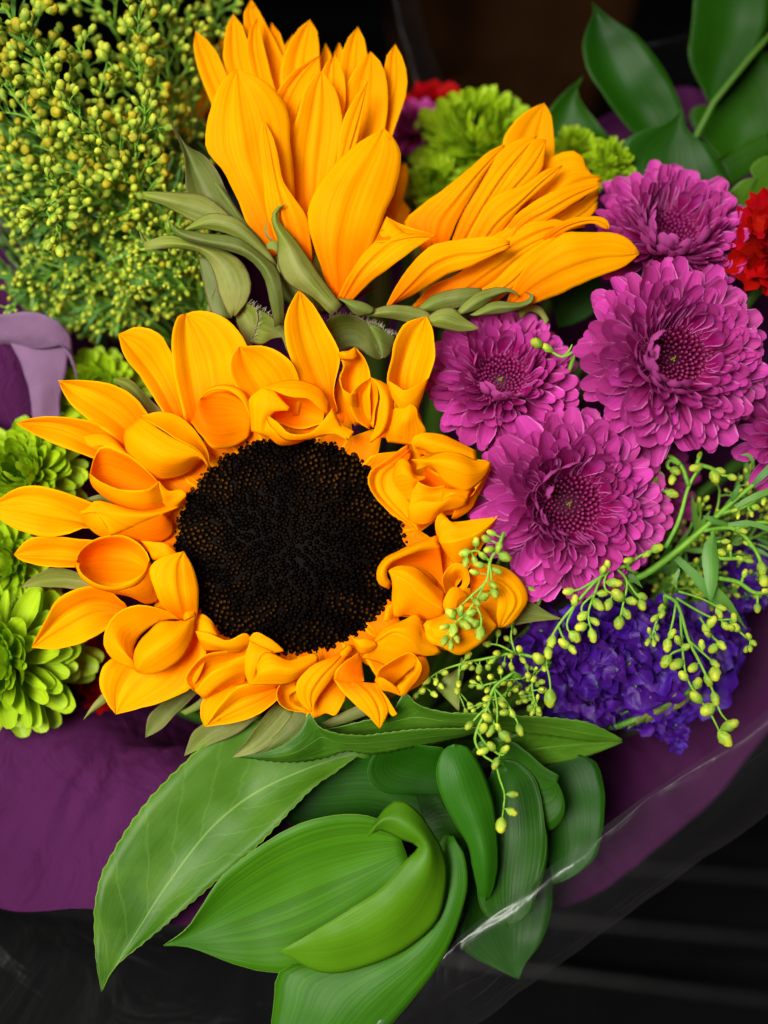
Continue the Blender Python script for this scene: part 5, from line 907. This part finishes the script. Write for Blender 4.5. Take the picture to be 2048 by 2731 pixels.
jz = CJ.shift(-40)
traced_sprig('goldenrod stalks with drooping bud clusters and narrow leaves below the largest purple bloom', jz,
    [[(1000,880),(1090,840),(1300,680),(1500,500),(1620,400),(1700,330)], [(1180,720),(1240,600),(1290,430),(1330,360)], [(1330,370),(1330,320),(1345,285)], [(1290,430),(1250,330),(1190,290),(1150,300),(1130,380)], [(1250,330),(1200,310),(1190,340),(1220,360)], [(1150,300),(1150,360),(1165,385)], [(1130,390),(1150,440),(1210,465)], [(1330,330),(1400,350),(1420,370)], [(1440,560),(1560,520),(1700,420)], [(1350,640),(1500,630),(1600,730),(1640,830)], [(1500,630),(1640,600),(1720,620)], [(1400,640),(1420,760),(1520,770),(1570,780)], [(1420,860),(1520,880),(1600,930),(1700,920)]],
    [(1225,360,1.2),(1212,400,1.2),(1160,385,1.1),(1130,400,1.1),(1210,466,1.4),(1340,290),(1325,345,1.5),(1410,385,1.5),(1435,360,1.1),(1490,390),(1630,815,1.6),(1640,870,1.4),(1530,770),(1570,780),(1550,840),(1440,740),(1460,690),(1580,560,.8),(1500,545,.8),(1640,500),(1600,530),(1520,570,.8),(1540,640),(1560,700,.8),(1480,720,.8),(1610,1000),(1650,920)], 26, 37, stem_r=11, grow=(1740, 1560, -140),
    leaves=[[[(1400,650,10),(1355,720,20),(1360,850,25),(1390,985,20)], [(1405,650,15),(1395,750,30),(1395,870,32),(1390,985,20)], [(1412,650,10),(1425,760,20),(1425,870,25),(1390,985,20)]],
            [[(1352,570,20),(1400,572,20),(1470,605,10)], [(1352,570,20),(1410,590,25),(1470,612,10)], [(1352,570,20),(1400,605,20),(1465,618,10)]],
            [[(1480,500,5),(1500,450,20),(1530,420,25)], [(1495,505,5),(1520,470,20),(1530,420,25)]],
            [[(1530,285,20),(1570,280,25),(1595,310,20),(1590,345,5)], [(1530,288,20),(1565,295,22),(1580,320,18),(1580,350,5)]],
            [[(1580,420,10),(1640,350,15),(1720,270,15)], [(1600,430,10),(1660,380,18),(1720,320,15)]],
            [[(1500,520,10),(1600,460,20),(1720,430,15)], [(1510,540,10),(1610,490,22),(1720,460,15)]],
            [[(1420,620,0),(1560,590,10),(1720,640,10)], [(1420,635,0),(1560,615,12),(1720,665,10)]],
            [[(1200,760,-20),(1280,840,-20),(1380,960,-30),(1480,1020,-30)], [(1220,740,-20),(1330,830,-15),(1430,940,-25),(1480,1020,-30)]],
            [[(1010,830,10),(1040,850,15),(1075,905,10)], [(1000,850,10),(1030,880,15),(1075,905,10)]],
            [[(1420,900,-20),(1480,960,-20),(1560,1100,-30)], [(1400,930,-20),(1460,1000,-20),(1560,1100,-30)]]])
traced_sprig('tiny two bud sprig crossing between two purple blooms', CI.shift(20), [[(760,850),(700,878),(650,855),(600,825)], [(700,878),(730,850),(745,820)]], [(582,815,1.3),(630,838,1.2)], 28, 38)

def spray(label, pts, n_br, length, seed, yellow=0.3, bud=27, dens=5, leafy=0, spread=1.0):
    """goldenrod spray: main stalk with alternating branchlets that end in clusters of buds"""
    r = random.Random(seed); f, w = foot(); root = thing('goldenrod_spray', label, 'plant', f, GR)
    T = Tubes(); pts = [(p[0], p[1], p[2]-(190 if k == 0 else 60 if k == 1 else 0)) for k, p in enumerate(pts)]; main = [V(*CF(*p)) for p in pts]; C = crspline(main, 60)
    T.add([C[0], C[0]+Vector((0, 0.002, -0.03)), w, f], 6, 14, n=5, world=True, seg=12); T.add(C[::4]+[C[-1]], 6, 3.0, n=5, world=True, seg=24)
    X, Y, Z = RC @ Vector((1, 0, 0)), RC @ Vector((0, 1, 0)), RC @ Vector((0, 0, 1))
    nb = 0; lv = []
    for k in range(n_br):
        t = 0.22 + 0.78*(k+.5)/n_br; i = min(int(t*58), 57); p = C[i]; tan = (C[i+1]-C[i]).normalized()
        a = k*2.4 + r.uniform(-.4, .4); side = tan.cross(Z).normalized(); nn = side.cross(tan)
        d = (tan*0.75 + (side*math.cos(a) + nn*math.sin(a)*.8)*0.75*spread).normalized()
        L = length*S*(1.25-0.75*t)*r.uniform(.75, 1.25)
        e = p + d*L + tan*L*.15; mid = p.lerp(e, .5) + tan*L*.08
        T.add([p, mid, e], 3.6, 2.2, n=4, world=True, seg=6)
        for m in range(r.randint(dens-2, dens+1)):
            if nb >= 290: break
            q = r.uniform(.45, 1.0); b0 = p.lerp(e, q)
            dd = (d*0.8 + X*r.gauss(0, .55) + Y*r.gauss(0, .55) + Z*r.uniform(-.2, .9)).normalized(); pl = r.uniform(14, 40)*S
            b1 = b0 + dd*pl
            T.add([b0, b0.lerp(b1, .5)+d*pl*.1, b1], 2.2, 2.0, n=4, world=True, seg=4)
            put_bud(root, b1-dd*2*S, dd, bud*S*r.uniform(.8, 1.25), YBUDS if r.random() < yellow*.75 else BUDS, r); nb += 1
        if r.random() < leafy:
            lv.append((p, (d*.6+side*r.choice((-1, 1))*.6+tan*.3).normalized(), r.uniform(60, 130)*S))
    T.build('stem', M_STEM, root)
    for p, d, L in lv:
        s = d.cross(Z).normalized(); v = []; uv = []; fc = []
        for i in range(6):
            u = i/5; wd = 0.07*L*math.sin(math.pi*(0.1+0.88*u)); c = p + d*L*u + Z*L*0.18*math.sin(u*2.2)
            for j in (-1, 0, 1): v.append(c + s*wd*j - Z*wd*.4*(1-abs(j)) - f); uv.append((u, .5+.5*j))
        for i in range(5):
            for j in range(2): fc.append((i*3+j, i*3+j+1, i*3+j+4, i*3+j+3))
        link_mesh('leaf', v, fc, M_NARROW, root, uv)
    return root
spray('goldenrod spray with the ripest yellow buds, top outer edge of the mass', [(900,1850,-260),(640,1150,-180),(300,500,-120),(10,20,-90)], 26, 125, 51, .55, 31, leafy=.3)
spray('goldenrod spray with fat yellowing buds curving over the others', [(900,1850,-240),(560,1000,-150),(330,560,-110),(190,130,-80)], 22, 120, 52, .45, 31, leafy=.2)
spray('goldenrod spray with pale green buds set apart against the dark', [(950,1750,-260),(740,950,-190),(620,560,-170),(480,270,-170)], 18, 110, 53, .12, 28)
spray('goldenrod spray topped by plump buds beside the sunflower', [(1050,1700,-300),(930,850,-200),(880,420,-150),(880,30,-130)], 24, 115, 54, .28, 31)
spray('thin goldenrod spray close against the upright sunflower petals', [(1100,1700,-340),(1080,850,-260),(1060,400,-250),(980,-60,-240)], 24, 105, 55, .15, 25)
spray('blurred goldenrod spray behind the upright sunflower tips', [(1150,1500,-420),(1220,750,-380),(1300,300,-380),(1450,-60,-380)], 24, 130, 56, .05, 24)
spray('goldenrod spray reaching left with orange brown bud tips', [(900,1850,-260),(500,1150,-170),(210,760,-140),(-60,420,-120)], 24, 125, 57, .55, 30, leafy=.2)
spray('goldenrod spray with long narrow leaves reaching left', [(900,1850,-280),(480,1250,-200),(170,1060,-190),(-80,900,-190)], 22, 120, 58, .3, 26, leafy=.5)
spray('goldenrod spray low on the mass with green unopened buds', [(950,1900,-300),(560,1430,-230),(250,1330,-230),(-60,1280,-240)], 26, 125, 59, .1, 21, leafy=.6)
spray('pale green goldenrod spray lying on top of the mass', [(900,1450,-140),(760,1010,-70),(600,850,-50),(440,720,-45)], 12, 95, 60, .0, 30)
spray('goldenrod spray ending in a drooping pair of bright buds', [(900,1600,-160),(640,1260,-90),(420,1230,-80),(290,1330,-75),(390,1440,-70)], 14, 90, 61, .1, 30)
spray('goldenrod spray in front of a pointed bract, buds half open', [(1000,1700,-200),(900,1250,-120),(860,950,-100),(960,700,-100)], 16, 90, 62, .4, 28)
spray('bare topped goldenrod spray with slender stalks at the upper edge', [(1000,900,-360),(780,330,-300),(690,110,-300),(420,-60,-300)], 14, 110, 63, .1, 24)
spray('goldenrod spray with fine green tops standing at the upper edge', [(1150,900,-380),(1120,350,-320),(1100,60,-310),(1080,-120,-310)], 22, 150, 64, .05, 22)
spray('shaded goldenrod spray hanging over the light-paled tissue', [(1000,1900,-300),(640,1680,-250),(330,1740,-260),(90,1900,-260)], 24, 120, 65, .05, 19, leafy=.7)
spray('darkest goldenrod spray near the sunflower bracts', [(1200,1900,-340),(900,1650,-280),(600,1600,-280),(300,1560,-290)], 28, 130, 66, .05, 18, leafy=.8)
spray('goldenrod spray drooping lowest beside a blurred lime bloom', [(1200,1950,-340),(900,1900,-320),(600,2010,-330),(250,2060,-330)], 24, 110, 67, .05, 18, leafy=.6)
for i_, (lab, pp) in enumerate((
    ('shaded goldenrod spray under the pale drooping buds', [(1150,1950,-330),(800,1500,-260),(500,1400,-250),(180,1480,-250)]),
    ('small budded goldenrod spray behind the hooked bract', [(1200,1900,-330),(1000,1450,-260),(840,1330,-240),(640,1400,-240)]),
    ('green goldenrod spray filling the middle of the mass', [(1100,1900,-330),(800,1300,-240),(640,1120,-220),(380,1010,-220)]),
    ('green goldenrod spray behind the lowest bracts', [(1300,1950,-360),(1000,1700,-300),(760,1720,-290),(500,1800,-290)]),
    ('tiny budded goldenrod spray between the mass and the folded bracts', [(1320,2000,-200),(1180,1620,-230),(1080,1340,-230),(1000,1150,-230)]),
    ('deep green goldenrod spray tucked beneath the hooked bract', [(1380,1950,-200),(1220,1760,-220),(1080,1600,-230),(860,1540,-240)]),
    ('dark goldenrod spray closest above the open sunflower petals', [(1400,2100,-220),(1200,1880,-240),(1040,1780,-250),(800,1760,-250)]),
    ('fine budded goldenrod spray close above the lime bloom', [(1300,2050,-380),(1000,1880,-330),(760,1900,-330),(430,1930,-330)]))):
    spray(lab, pp, 30, 130, 80+i_, .05, 18, dens=6, leafy=.7)
q_ = lambda *p: [(x*2.37, y*2.37, z) for x, y, z in p]
spray('feathery goldenrod spray rising past the largest purple bloom, leaves thin', q_((1640,1640,-200),(1790,1480,-200),(1920,1370,-180),(2080,1240,-170)), 22, 110, 101, 0, 20, dens=4, leafy=.9)
spray('feathery goldenrod spray behind the narrow drooping leaf', q_((1640,1660,-220),(1800,1560,-230),(1930,1470,-220),(2090,1400,-210)), 22, 110, 102, 0, 20, dens=4, leafy=.9)
spray('dim feathery goldenrod spray above the violet statice edge', q_((1620,1680,-240),(1800,1630,-250),(1930,1570,-240),(2080,1540,-230)), 20, 100, 103, 0, 20, dens=4, leafy=.9)
# the deep tangle of goldenrod stalks and leaves behind the sprays, past counting
rt = random.Random(91); T = Tubes()
for i in range(900):
    x, y = rt.uniform(-60, 1250), rt.uniform(700, 2000)
    if y > 1500 + (x-200)*.45 + 420: continue
    z = -300 - rt.uniform(0, 160); L = rt.uniform(80, 260); a = rt.gauss(2.3, .5)
    T.add([CF(x+L, y+L*.9, z-60), CF(x+L*.4, y+L*.45, z-15), CF(x, y, z)], rt.uniform(3, 7), 3, n=4, seg=6)
tag(T.build('goldenrod_undergrowth', M_DARKSTEM, None), 'tangled green goldenrod stalks deep behind the bud sprays', 'plant', kind='stuff')
# ------------------------------------------------------------------ violet statice
def ruffle_mesh(name, material, seed, lobes=5, depth=0.45, crumple=0.28, n=16, rings=4, tooth=0.0, sector=2*math.pi, fine=0.0):
    r = random.Random(seed); v = []; uv = []; fc = []; closed = sector > 6.2
    off = Vector((seed*7.3, seed*2.1, 0)); m = n if closed else n+1
    for i in range(rings+1):
        q = i/rings
        for j in range(m):
            a = sector*j/n
            rad = q*(1 + 0.16*math.cos(lobes*a)*q + (tooth*(j % 2)*(q > .99)))
            p = Vector((rad*math.cos(a), rad*math.sin(a), depth*q**1.5))
            k = crumple*q
            p += Vector((noise.noise(p*2.3+off), noise.noise(p*2.3+off+Vector((5, 0, 0))), 1.5*noise.noise(p*2.6+off+Vector((0, 7, 0)))))*k
            if fine: p = p + Vector((0, 0, 1))*fine*q*noise.noise(p*7+off)
            v.append(p); uv.append((q, j/n))
    for i in range(rings):
        for j in range(n):
            b = (j+1) % m; fc.append((i*m+j, i*m+b, (i+1)*m+b, (i+1)*m+j))
    me = bpy.data.meshes.new(name); me.from_pydata([tuple(p) for p in v], [], fc); l = me.uv_layers.new(name='UVMap'); d = []
    for p in me.polygons:
        for vi in p.vertices: d += uv[vi]
    l.data.foreach_set('uv', d); me.polygons.foreach_set('use_smooth', [True]*len(me.polygons)); me.materials.append(material)
    return me
STAT = [ruffle_mesh('papery_floret', M_STATICE, s, crumple=.34, n=22, rings=6, fine=.14) for s in range(1, 7)]
def statice(label, spots, seed, size, up=-60):
    r = random.Random(seed); f, w = foot(); root = thing('statice', label, 'flower', f, 'violet statice heads')
    T = Tubes(); c = spots[0]
    hub = V(c[0], c[1]-up, c[2]-160); T.add([hub, hub+Vector((0, .004, -.03)), w, f], 10, 16, n=5, world=True, seg=12)
    for (x, y, z, k) in spots:
        p = V(x, y, z); d = (RC @ Vector((r.gauss(0, .45), r.gauss(0, .45)+.1, 1))).normalized()
        o = bpy.data.objects.new('papery_floret', r.choice(STAT)); col.objects.link(o); o.parent = root
        o.matrix_local = Matrix.Translation(p - d*size*k*S*.4 - f) @ d.to_track_quat('Z', 'Y').to_matrix().to_4x4() @ Matrix.Rotation(r.uniform(0, 6.28), 4, 'Z') @ Matrix.Diagonal((size*k*S, size*k*S*r.uniform(.75, 1.1), size*k*S*r.uniform(.8, 1.3), 1))
        T.add([hub.lerp(p, .15), hub.lerp(p, .6)-d*.002, p-d*size*k*S*.35], 4, 3, n=4, world=True, seg=5)
        if r.random() < .35: T.add([p-d*size*k*S*.3, p+d*size*k*S*.25], 2.0, 3.2, n=5, world=True, seg=3)
    T.build('stem', M_DARKSTEM, root); return root
r = random.Random(17); spots = []
for i in range(74):
    q = math.sqrt((i+.5)/74); a = i*2.399963
    x = 1660 + 265*q*math.cos(a); y = 1765 + 158*q*math.sin(a)
    spots.append((x, y, -60 - 110*q*q + r.uniform(-20, 20), r.uniform(.85, 1.3)))
statice('violet papery statice head under the arching goldenrod', spots, 5, 56)
spots = []
for i in range(26):
    q = math.sqrt((i+.5)/26); a = i*2.399963
    spots.append((1925+42*q*math.cos(a), 1690+85*q*math.sin(a), -200-60*q + r.uniform(-15, 15), r.uniform(.8, 1.1)))
statice('violet statice behind the goldenrod trailing on the right', spots, 6, 44)
spots = [(2010+r.uniform(-50, 40), 1540+r.uniform(-70, 70), -220+r.uniform(-40, 20), r.uniform(.8, 1.2)) for _ in range(22)]
statice('violet statice in the shade at the outer edge, behind thin green leaves', spots, 7, 44)
spots = [(1790+r.uniform(-30, 30), 1955+r.uniform(-35, 35), -170+r.uniform(-30, 20), r.uniform(.6, .9)) for _ in range(9)]
statice('small dark violet statice tuft hanging below the main head', spots, 8, 36, up=160)
# frilly green stalk of the statice
f, w = foot()
FR = thing('statice_stalk', 'grey green winged statice stalk with frayed edges below the violet head', 'plant', f, 'violet statice heads')
T = Tubes().add([K(960,940,-120), K(1060,900,-90), K(1180,850,-80), K(1300,770,-90)], 10, 8); T.add([V(*K(960,940,-120)), V(*K(940,960,-200)), w, f], 8, 12, world=True, seg=10); T.build('stem', M_DARKSTEM, FR)
r = random.Random(3)
for i in range(5):
    y = i*12
    part(FR, K.shift(-80), 'wing', M_BRACT, ([[(1000+i*40,930-y,0),(1080+i*40,880-y,10),(1160+i*30,840-y,0),(1230+i*20,790-y,-10)], [(1010+i*40,950-y,-10),(1090+i*40,905-y,0),(1180+i*30,870-y,-8),(1240+i*20,820-y,-15)]], 6), wob=40)

# ------------------------------------------------------------------ red carnations
CARN = [ruffle_mesh('petal', M_RED, s, lobes=4, depth=.25, crumple=.22, n=18, rings=5, tooth=.09, sector=2.0) for s in range(20, 25)]
def carnation(label, cx, cy, z, R, n, seed, normal=(0, .2, 1)):
    r = random.Random(seed); f, w = foot(); root = thing('carnation', label, 'flower', f, 'red carnations')
    B = (RC @ basis(normal)).to_4x4(); C0 = V(cx, cy, z); sc = R*S*(D0-z)/D0
    for i in range(n):
        t = (i+.5)/n; el = math.radians(75-75*t + r.gauss(0, 8)); s = sc*(.55+.45*t)
        o = bpy.data.objects.new('petal', r.choice(CARN)); col.objects.link(o); o.parent = root
        o.matrix_local = Matrix.Translation(C0-f) @ B @ Matrix.Rotation(i*2.4+r.uniform(-.3, .3), 4, 'Z') @ Matrix.Translation((0, 0, -.2*sc*t)) @ Matrix.Rotation(-el, 4, 'Y') @ Matrix.Rotation(-1.0, 4, 'Z') @ Matrix.Scale(s, 4)
    Tubes().add([C0, C0-(B @ Vector((0, 0, 1)))*sc*.6], 34, 16, world=True, seg=5).build('flower_cup', M_DARKSTEM, root)
    flower_stem(root, C0-(B @ Vector((0, 0, 1)))*sc*.5, w, 16, M_DARKSTEM)
carnation('bright red carnation beside the purple blooms, serrated ruffled petals', 2112, 660, -110, 165, 34, 1)
carnation('blurred red carnation peeking above a small purple bloom', 1165, 300, -640, 85, 26, 2)
# a leaf bud colour patch deep inside, seen between stems, belongs to darker carnation
carnation('dark red carnation deep in the shade under the folded green leaf', 260, 1800, -330, 90, 22, 3)

# ------------------------------------------------------------------ purple tissue and clear sleeve
def collar(name, label, cat, rings, waist_r, foot_r, material, nseg=128, rows=40, fold=0.0, seed=0, fine=0.0, thick=0.0):
    n = len(rings[0]); ctr = (1000, 1400)
    W = [[V(*p) for p in ring] for ring in rings]
    ang = [math.atan2(ctr[1]-p[1], p[0]-ctr[0]) for p in rings[-1]]
    W.append([WAIST + Vector((math.cos(a)*waist_r, math.sin(a)*waist_r, 0)) for a in ang])
    W.append([Vector((FOOT.x+math.cos(a)*foot_r, FOOT.y+math.sin(a)*foot_r, 0.0012)) for a in ang])
    def loop(P, t):
        f = t*n; i = int(f) % n; u = f-int(f); p0, p1, p2, p3 = P[(i-1) % n], P[i], P[(i+1) % n], P[(i+2) % n]
        return 0.5*((2*p1)+(p2-p0)*u+(2*p0-5*p1+4*p2-p3)*u*u+(3*p1-p0-3*p2+p3)*u**3)
    v, uv, fc = [], [], []
    C = [[loop(P, j/nseg) for P in W] for j in range(nseg)]
    for i in range(rows):
        q = i/(rows-1)
        for j in range(nseg):
            p = across(C[j], q)
            if fold:
                a = 2*math.pi*j/nseg; rad = (p-WAIST); rad.z = 0; rad = rad.normalized() if rad.length > 1e-5 else rad
                env = min(1, q*4+.25)*(1-max(0, q-.55)*2.0)
                h_ = noise.noise(Vector((math.cos(a)*3.2+seed, math.sin(a)*3.2, q*1.3)))*1.0 + .5*noise.noise(Vector((math.cos(a)*8+seed, math.sin(a)*8, q*2.5)))
                p = p + (rad*.7+Vector((0, 0, .5)))*fold*h_*max(env, .1)
                if fine: p = p + Vector((0, 0, 1))*fine*abs(noise.noise(Vector((math.cos(a)*14+seed, math.sin(a)*14, q*7))))*env
            v.append(p - FOOT); uv.append((j/nseg, q))
    for i in range(rows-1):
        for j in range(nseg): b = (j+1) % nseg; fc.append((i*nseg+j, i*nseg+b, (i+1)*nseg+b, (i+1)*nseg+j))
    o = link_mesh(name, v, fc, material, None, uv); o.location = FOOT
    tag(o, label, cat); return o
rim = [(-160,1150,-260),(-140,1750,-170),(-60,2365,-120),(250,2425,-110),(520,2475,-105),(770,2490,-115),(1150,2440,-260),(1500,2420,-400),(1720,2290,-480),(1980,2040,-560),(2230,1600,-620),(2250,800,-640),(1870,240,-640),(1100,560,-720),(250,560,-660),(-120,560,-440)]
midr = [(230,1180,-500),(240,1600,-430),(300,1930,-330),(480,2010,-320),(650,2050,-320),(820,2080,-320),(1100,2100,-380),(1300,2090,-560),(1500,2020,-680),(1650,1880,-760),(1750,1600,-820),(1750,1100,-860),(1500,700,-850),(1050,680,-920),(600,760,-860),(330,940,-680)]
collar('tissue_paper', 'purple tissue paper collar wrapped round the flower stems', 'wrapping paper', [rim, midr], 0.026, 0.034, M_TISSUE, fold=.006, seed=3, fine=.004, nseg=260, rows=90)
LIT_TISSUE = simple('light-paled tissue', (0.15, 0.082, 0.15), rough=0.85, spec=0.1, scale=120, amt=.12, bump=.4, dist=.0006)  # purple tissue with backlight and film haze put into its colour
ls = thing('tissue_sheet', 'light-paled tissue fold between the goldenrod and a lime green bloom', 'wrapping paper', FOOT + Vector((-.03, 0, 0)))
part(ls, Crop(0, 750, 2.95), 'fold', LIT_TISSUE, ([[(-200,240,-150),(0,262,-140),(260,240,-140),(440,310,-150),(560,420,-190)], [(-200,420,-180),(0,440,-170),(200,430,-160),(430,440,-170),(580,600,-220)], [(-200,620,-230),(0,500,-200),(300,540,-190),(520,520,-190),(640,900,-260)]], 0), wob=14)
part(ls, Crop(0, 750, 2.95), 'fold', LIT_TISSUE, ([[(90,490,-185),(180,700,-200),(240,900,-210),(260,1120,-230)], [(300,500,-190),(330,720,-190),(330,900,-200),(350,1120,-230)], [(560,480,-200),(520,720,-215),(480,900,-220),(480,1120,-250)]], 5), wob=14)
part(ls, Crop(0, 750, 2.95), 'fold', M_TISSUE, ([[(-200,480,-175),(-100,700,-190),(0,900,-200),(90,1150,-220)], [(-60,500,-185),(60,700,-200),(130,900,-210),(200,1150,-230)], [(120,500,-200),(200,700,-220),(260,900,-230),(290,1150,-250)]], 5), wob=14)
part(ls, Crop(0, 750, 2.95), 'fold', M_TISSUE, ([[(-220,1000,-230),(0,1150,-240),(300,1150,-260)], [(0,1500,-500),(200,1500,-520),(400,1500,-540)], [(500,1700,-900),(700,1700,-900),(900,1700,-900)]], 0), wob=10)
Tubes().add([V(80,1140,-240), V(300,1250,-500), WAIST+Vector((-.027,0,0)), ls.location], 12, 12, world=True, seg=20).build('fold', M_TISSUE, ls)
frim = [(-450,1200,-250),(-480,1900,-80),(-350,2650,20),(150,2960,70),(600,2940,90),(880,2820,80),(1080,2675,60),(1350,2440,40),(1700,2180,0),(2060,1925,-60),(2380,1600,-150),(2500,800,-500),(2050,420,-800),(1100,560,-900),(150,620,-800),(-330,700,-560)]
fout = [(-520,1200,-360),(-560,1950,-180),(-420,2780,-80),(150,3080,-40),(620,3060,-20),(960,2920,-30),(1190,2780,-70),(1450,2590,-110),(1800,2340,-160),(2110,2090,-230),(2440,1700,-330),(2500,850,-680),(2000,520,-950),(1100,640,-1050),(180,700,-950),(-330,780,-700)]
flow = [(150,1250,-700),(150,1800,-560),(280,2300,-480),(500,2480,-460),(700,2520,-460),(900,2500,-460),(1120,2440,-480),(1320,2360,-520),(1540,2230,-560),(1750,2020,-620),(1850,1650,-700),(1850,1050,-850),(1550,600,-1050),(1050,560,-1150),(550,650,-1080),(250,900,-860)]
SLEEVE = collar('clear_sleeve', 'clear cellophane sleeve round the whole bouquet, creased along its rim', 'cellophane', [[(x+.09*(1000-x)*.35, y+.09*(1400-y)*.35, z-25) for x, y, z in frim], frim, [(a[0]*.45+b[0]*.55, a[1]*.45+b[1]*.55, a[2]*.6+b[2]*.4+10) for a, b in zip(frim, fout)], fout, flow], 0.032, 0.042, M_FILM, fold=.004, seed=8, fine=.0025, nseg=220, rows=60)

fl = Sheet().patch([[(1030,-120,-700),(1060,60,-700),(1095,180,-700),(1130,330,-720)], [(1042,-120,-690),(1072,60,-690),(1107,180,-690),(1142,330,-710)], [(1100,-120,-730),(1130,60,-735),(1170,180,-740),(1230,330,-760)]], 0, nu=20, nv=9, wob=12, seed=4)
o = link_mesh('sleeve_fold', [V(*p)-FOOT for p in fl.v], fl.f, M_FILM, SLEEVE, fl.uv)
fl = Sheet().patch([[(1715,118,-640),(1760,112,-650),(1800,104,-640),(1835,92,-650)], [(1720,128,-620),(1765,122,-615),(1800,112,-620),(1838,100,-630)], [(1700,240,-720),(1770,250,-730),(1820,240,-720),(1860,230,-720)]], 0, nu=20, nv=9, wob=16, seed=6)
o = link_mesh('sleeve_fold', [V(*p)-FOOT for p in fl.v], fl.f, M_FILM, SLEEVE, fl.uv)

# a brown paper sleeve standing far behind, out of focus
KRAFT = simple('brown paper', (0.022, 0.008, 0.002), rough=0.8, spec=0.05, scale=30)
kb = thing('paper_sleeve', 'dim brown paper sleeve far out of focus behind the flowers', 'wrapping paper', Vector((V(1380, 100, -2600).x, V(1380, 100, -2600).y, 0.0)))
kv, kf = [], []
top = V(1360, 60, -2300)
for i in range(12):
    q = i/11
    for j in range(24):
        a_ = 2*math.pi*j/24; rad = (.055-.03*q)*(1+.12*math.sin(5*a_)*(1-q)); kv.append(Vector((kb.location.x*(q)+top.x*(1-q)+rad*math.cos(a_), kb.location.y*q+top.y*(1-q)+rad*math.sin(a_), top.z*(1-q)+.001+.01*math.sin(3*a_)*(1-q))) - kb.location)
for i in range(11):
    for j in range(24): kf.append((i*24+j, i*24+(j+1) % 24, (i+1)*24+(j+1) % 24, (i+1)*24+j))
link_mesh('sleeve', kv, kf, KRAFT, kb)
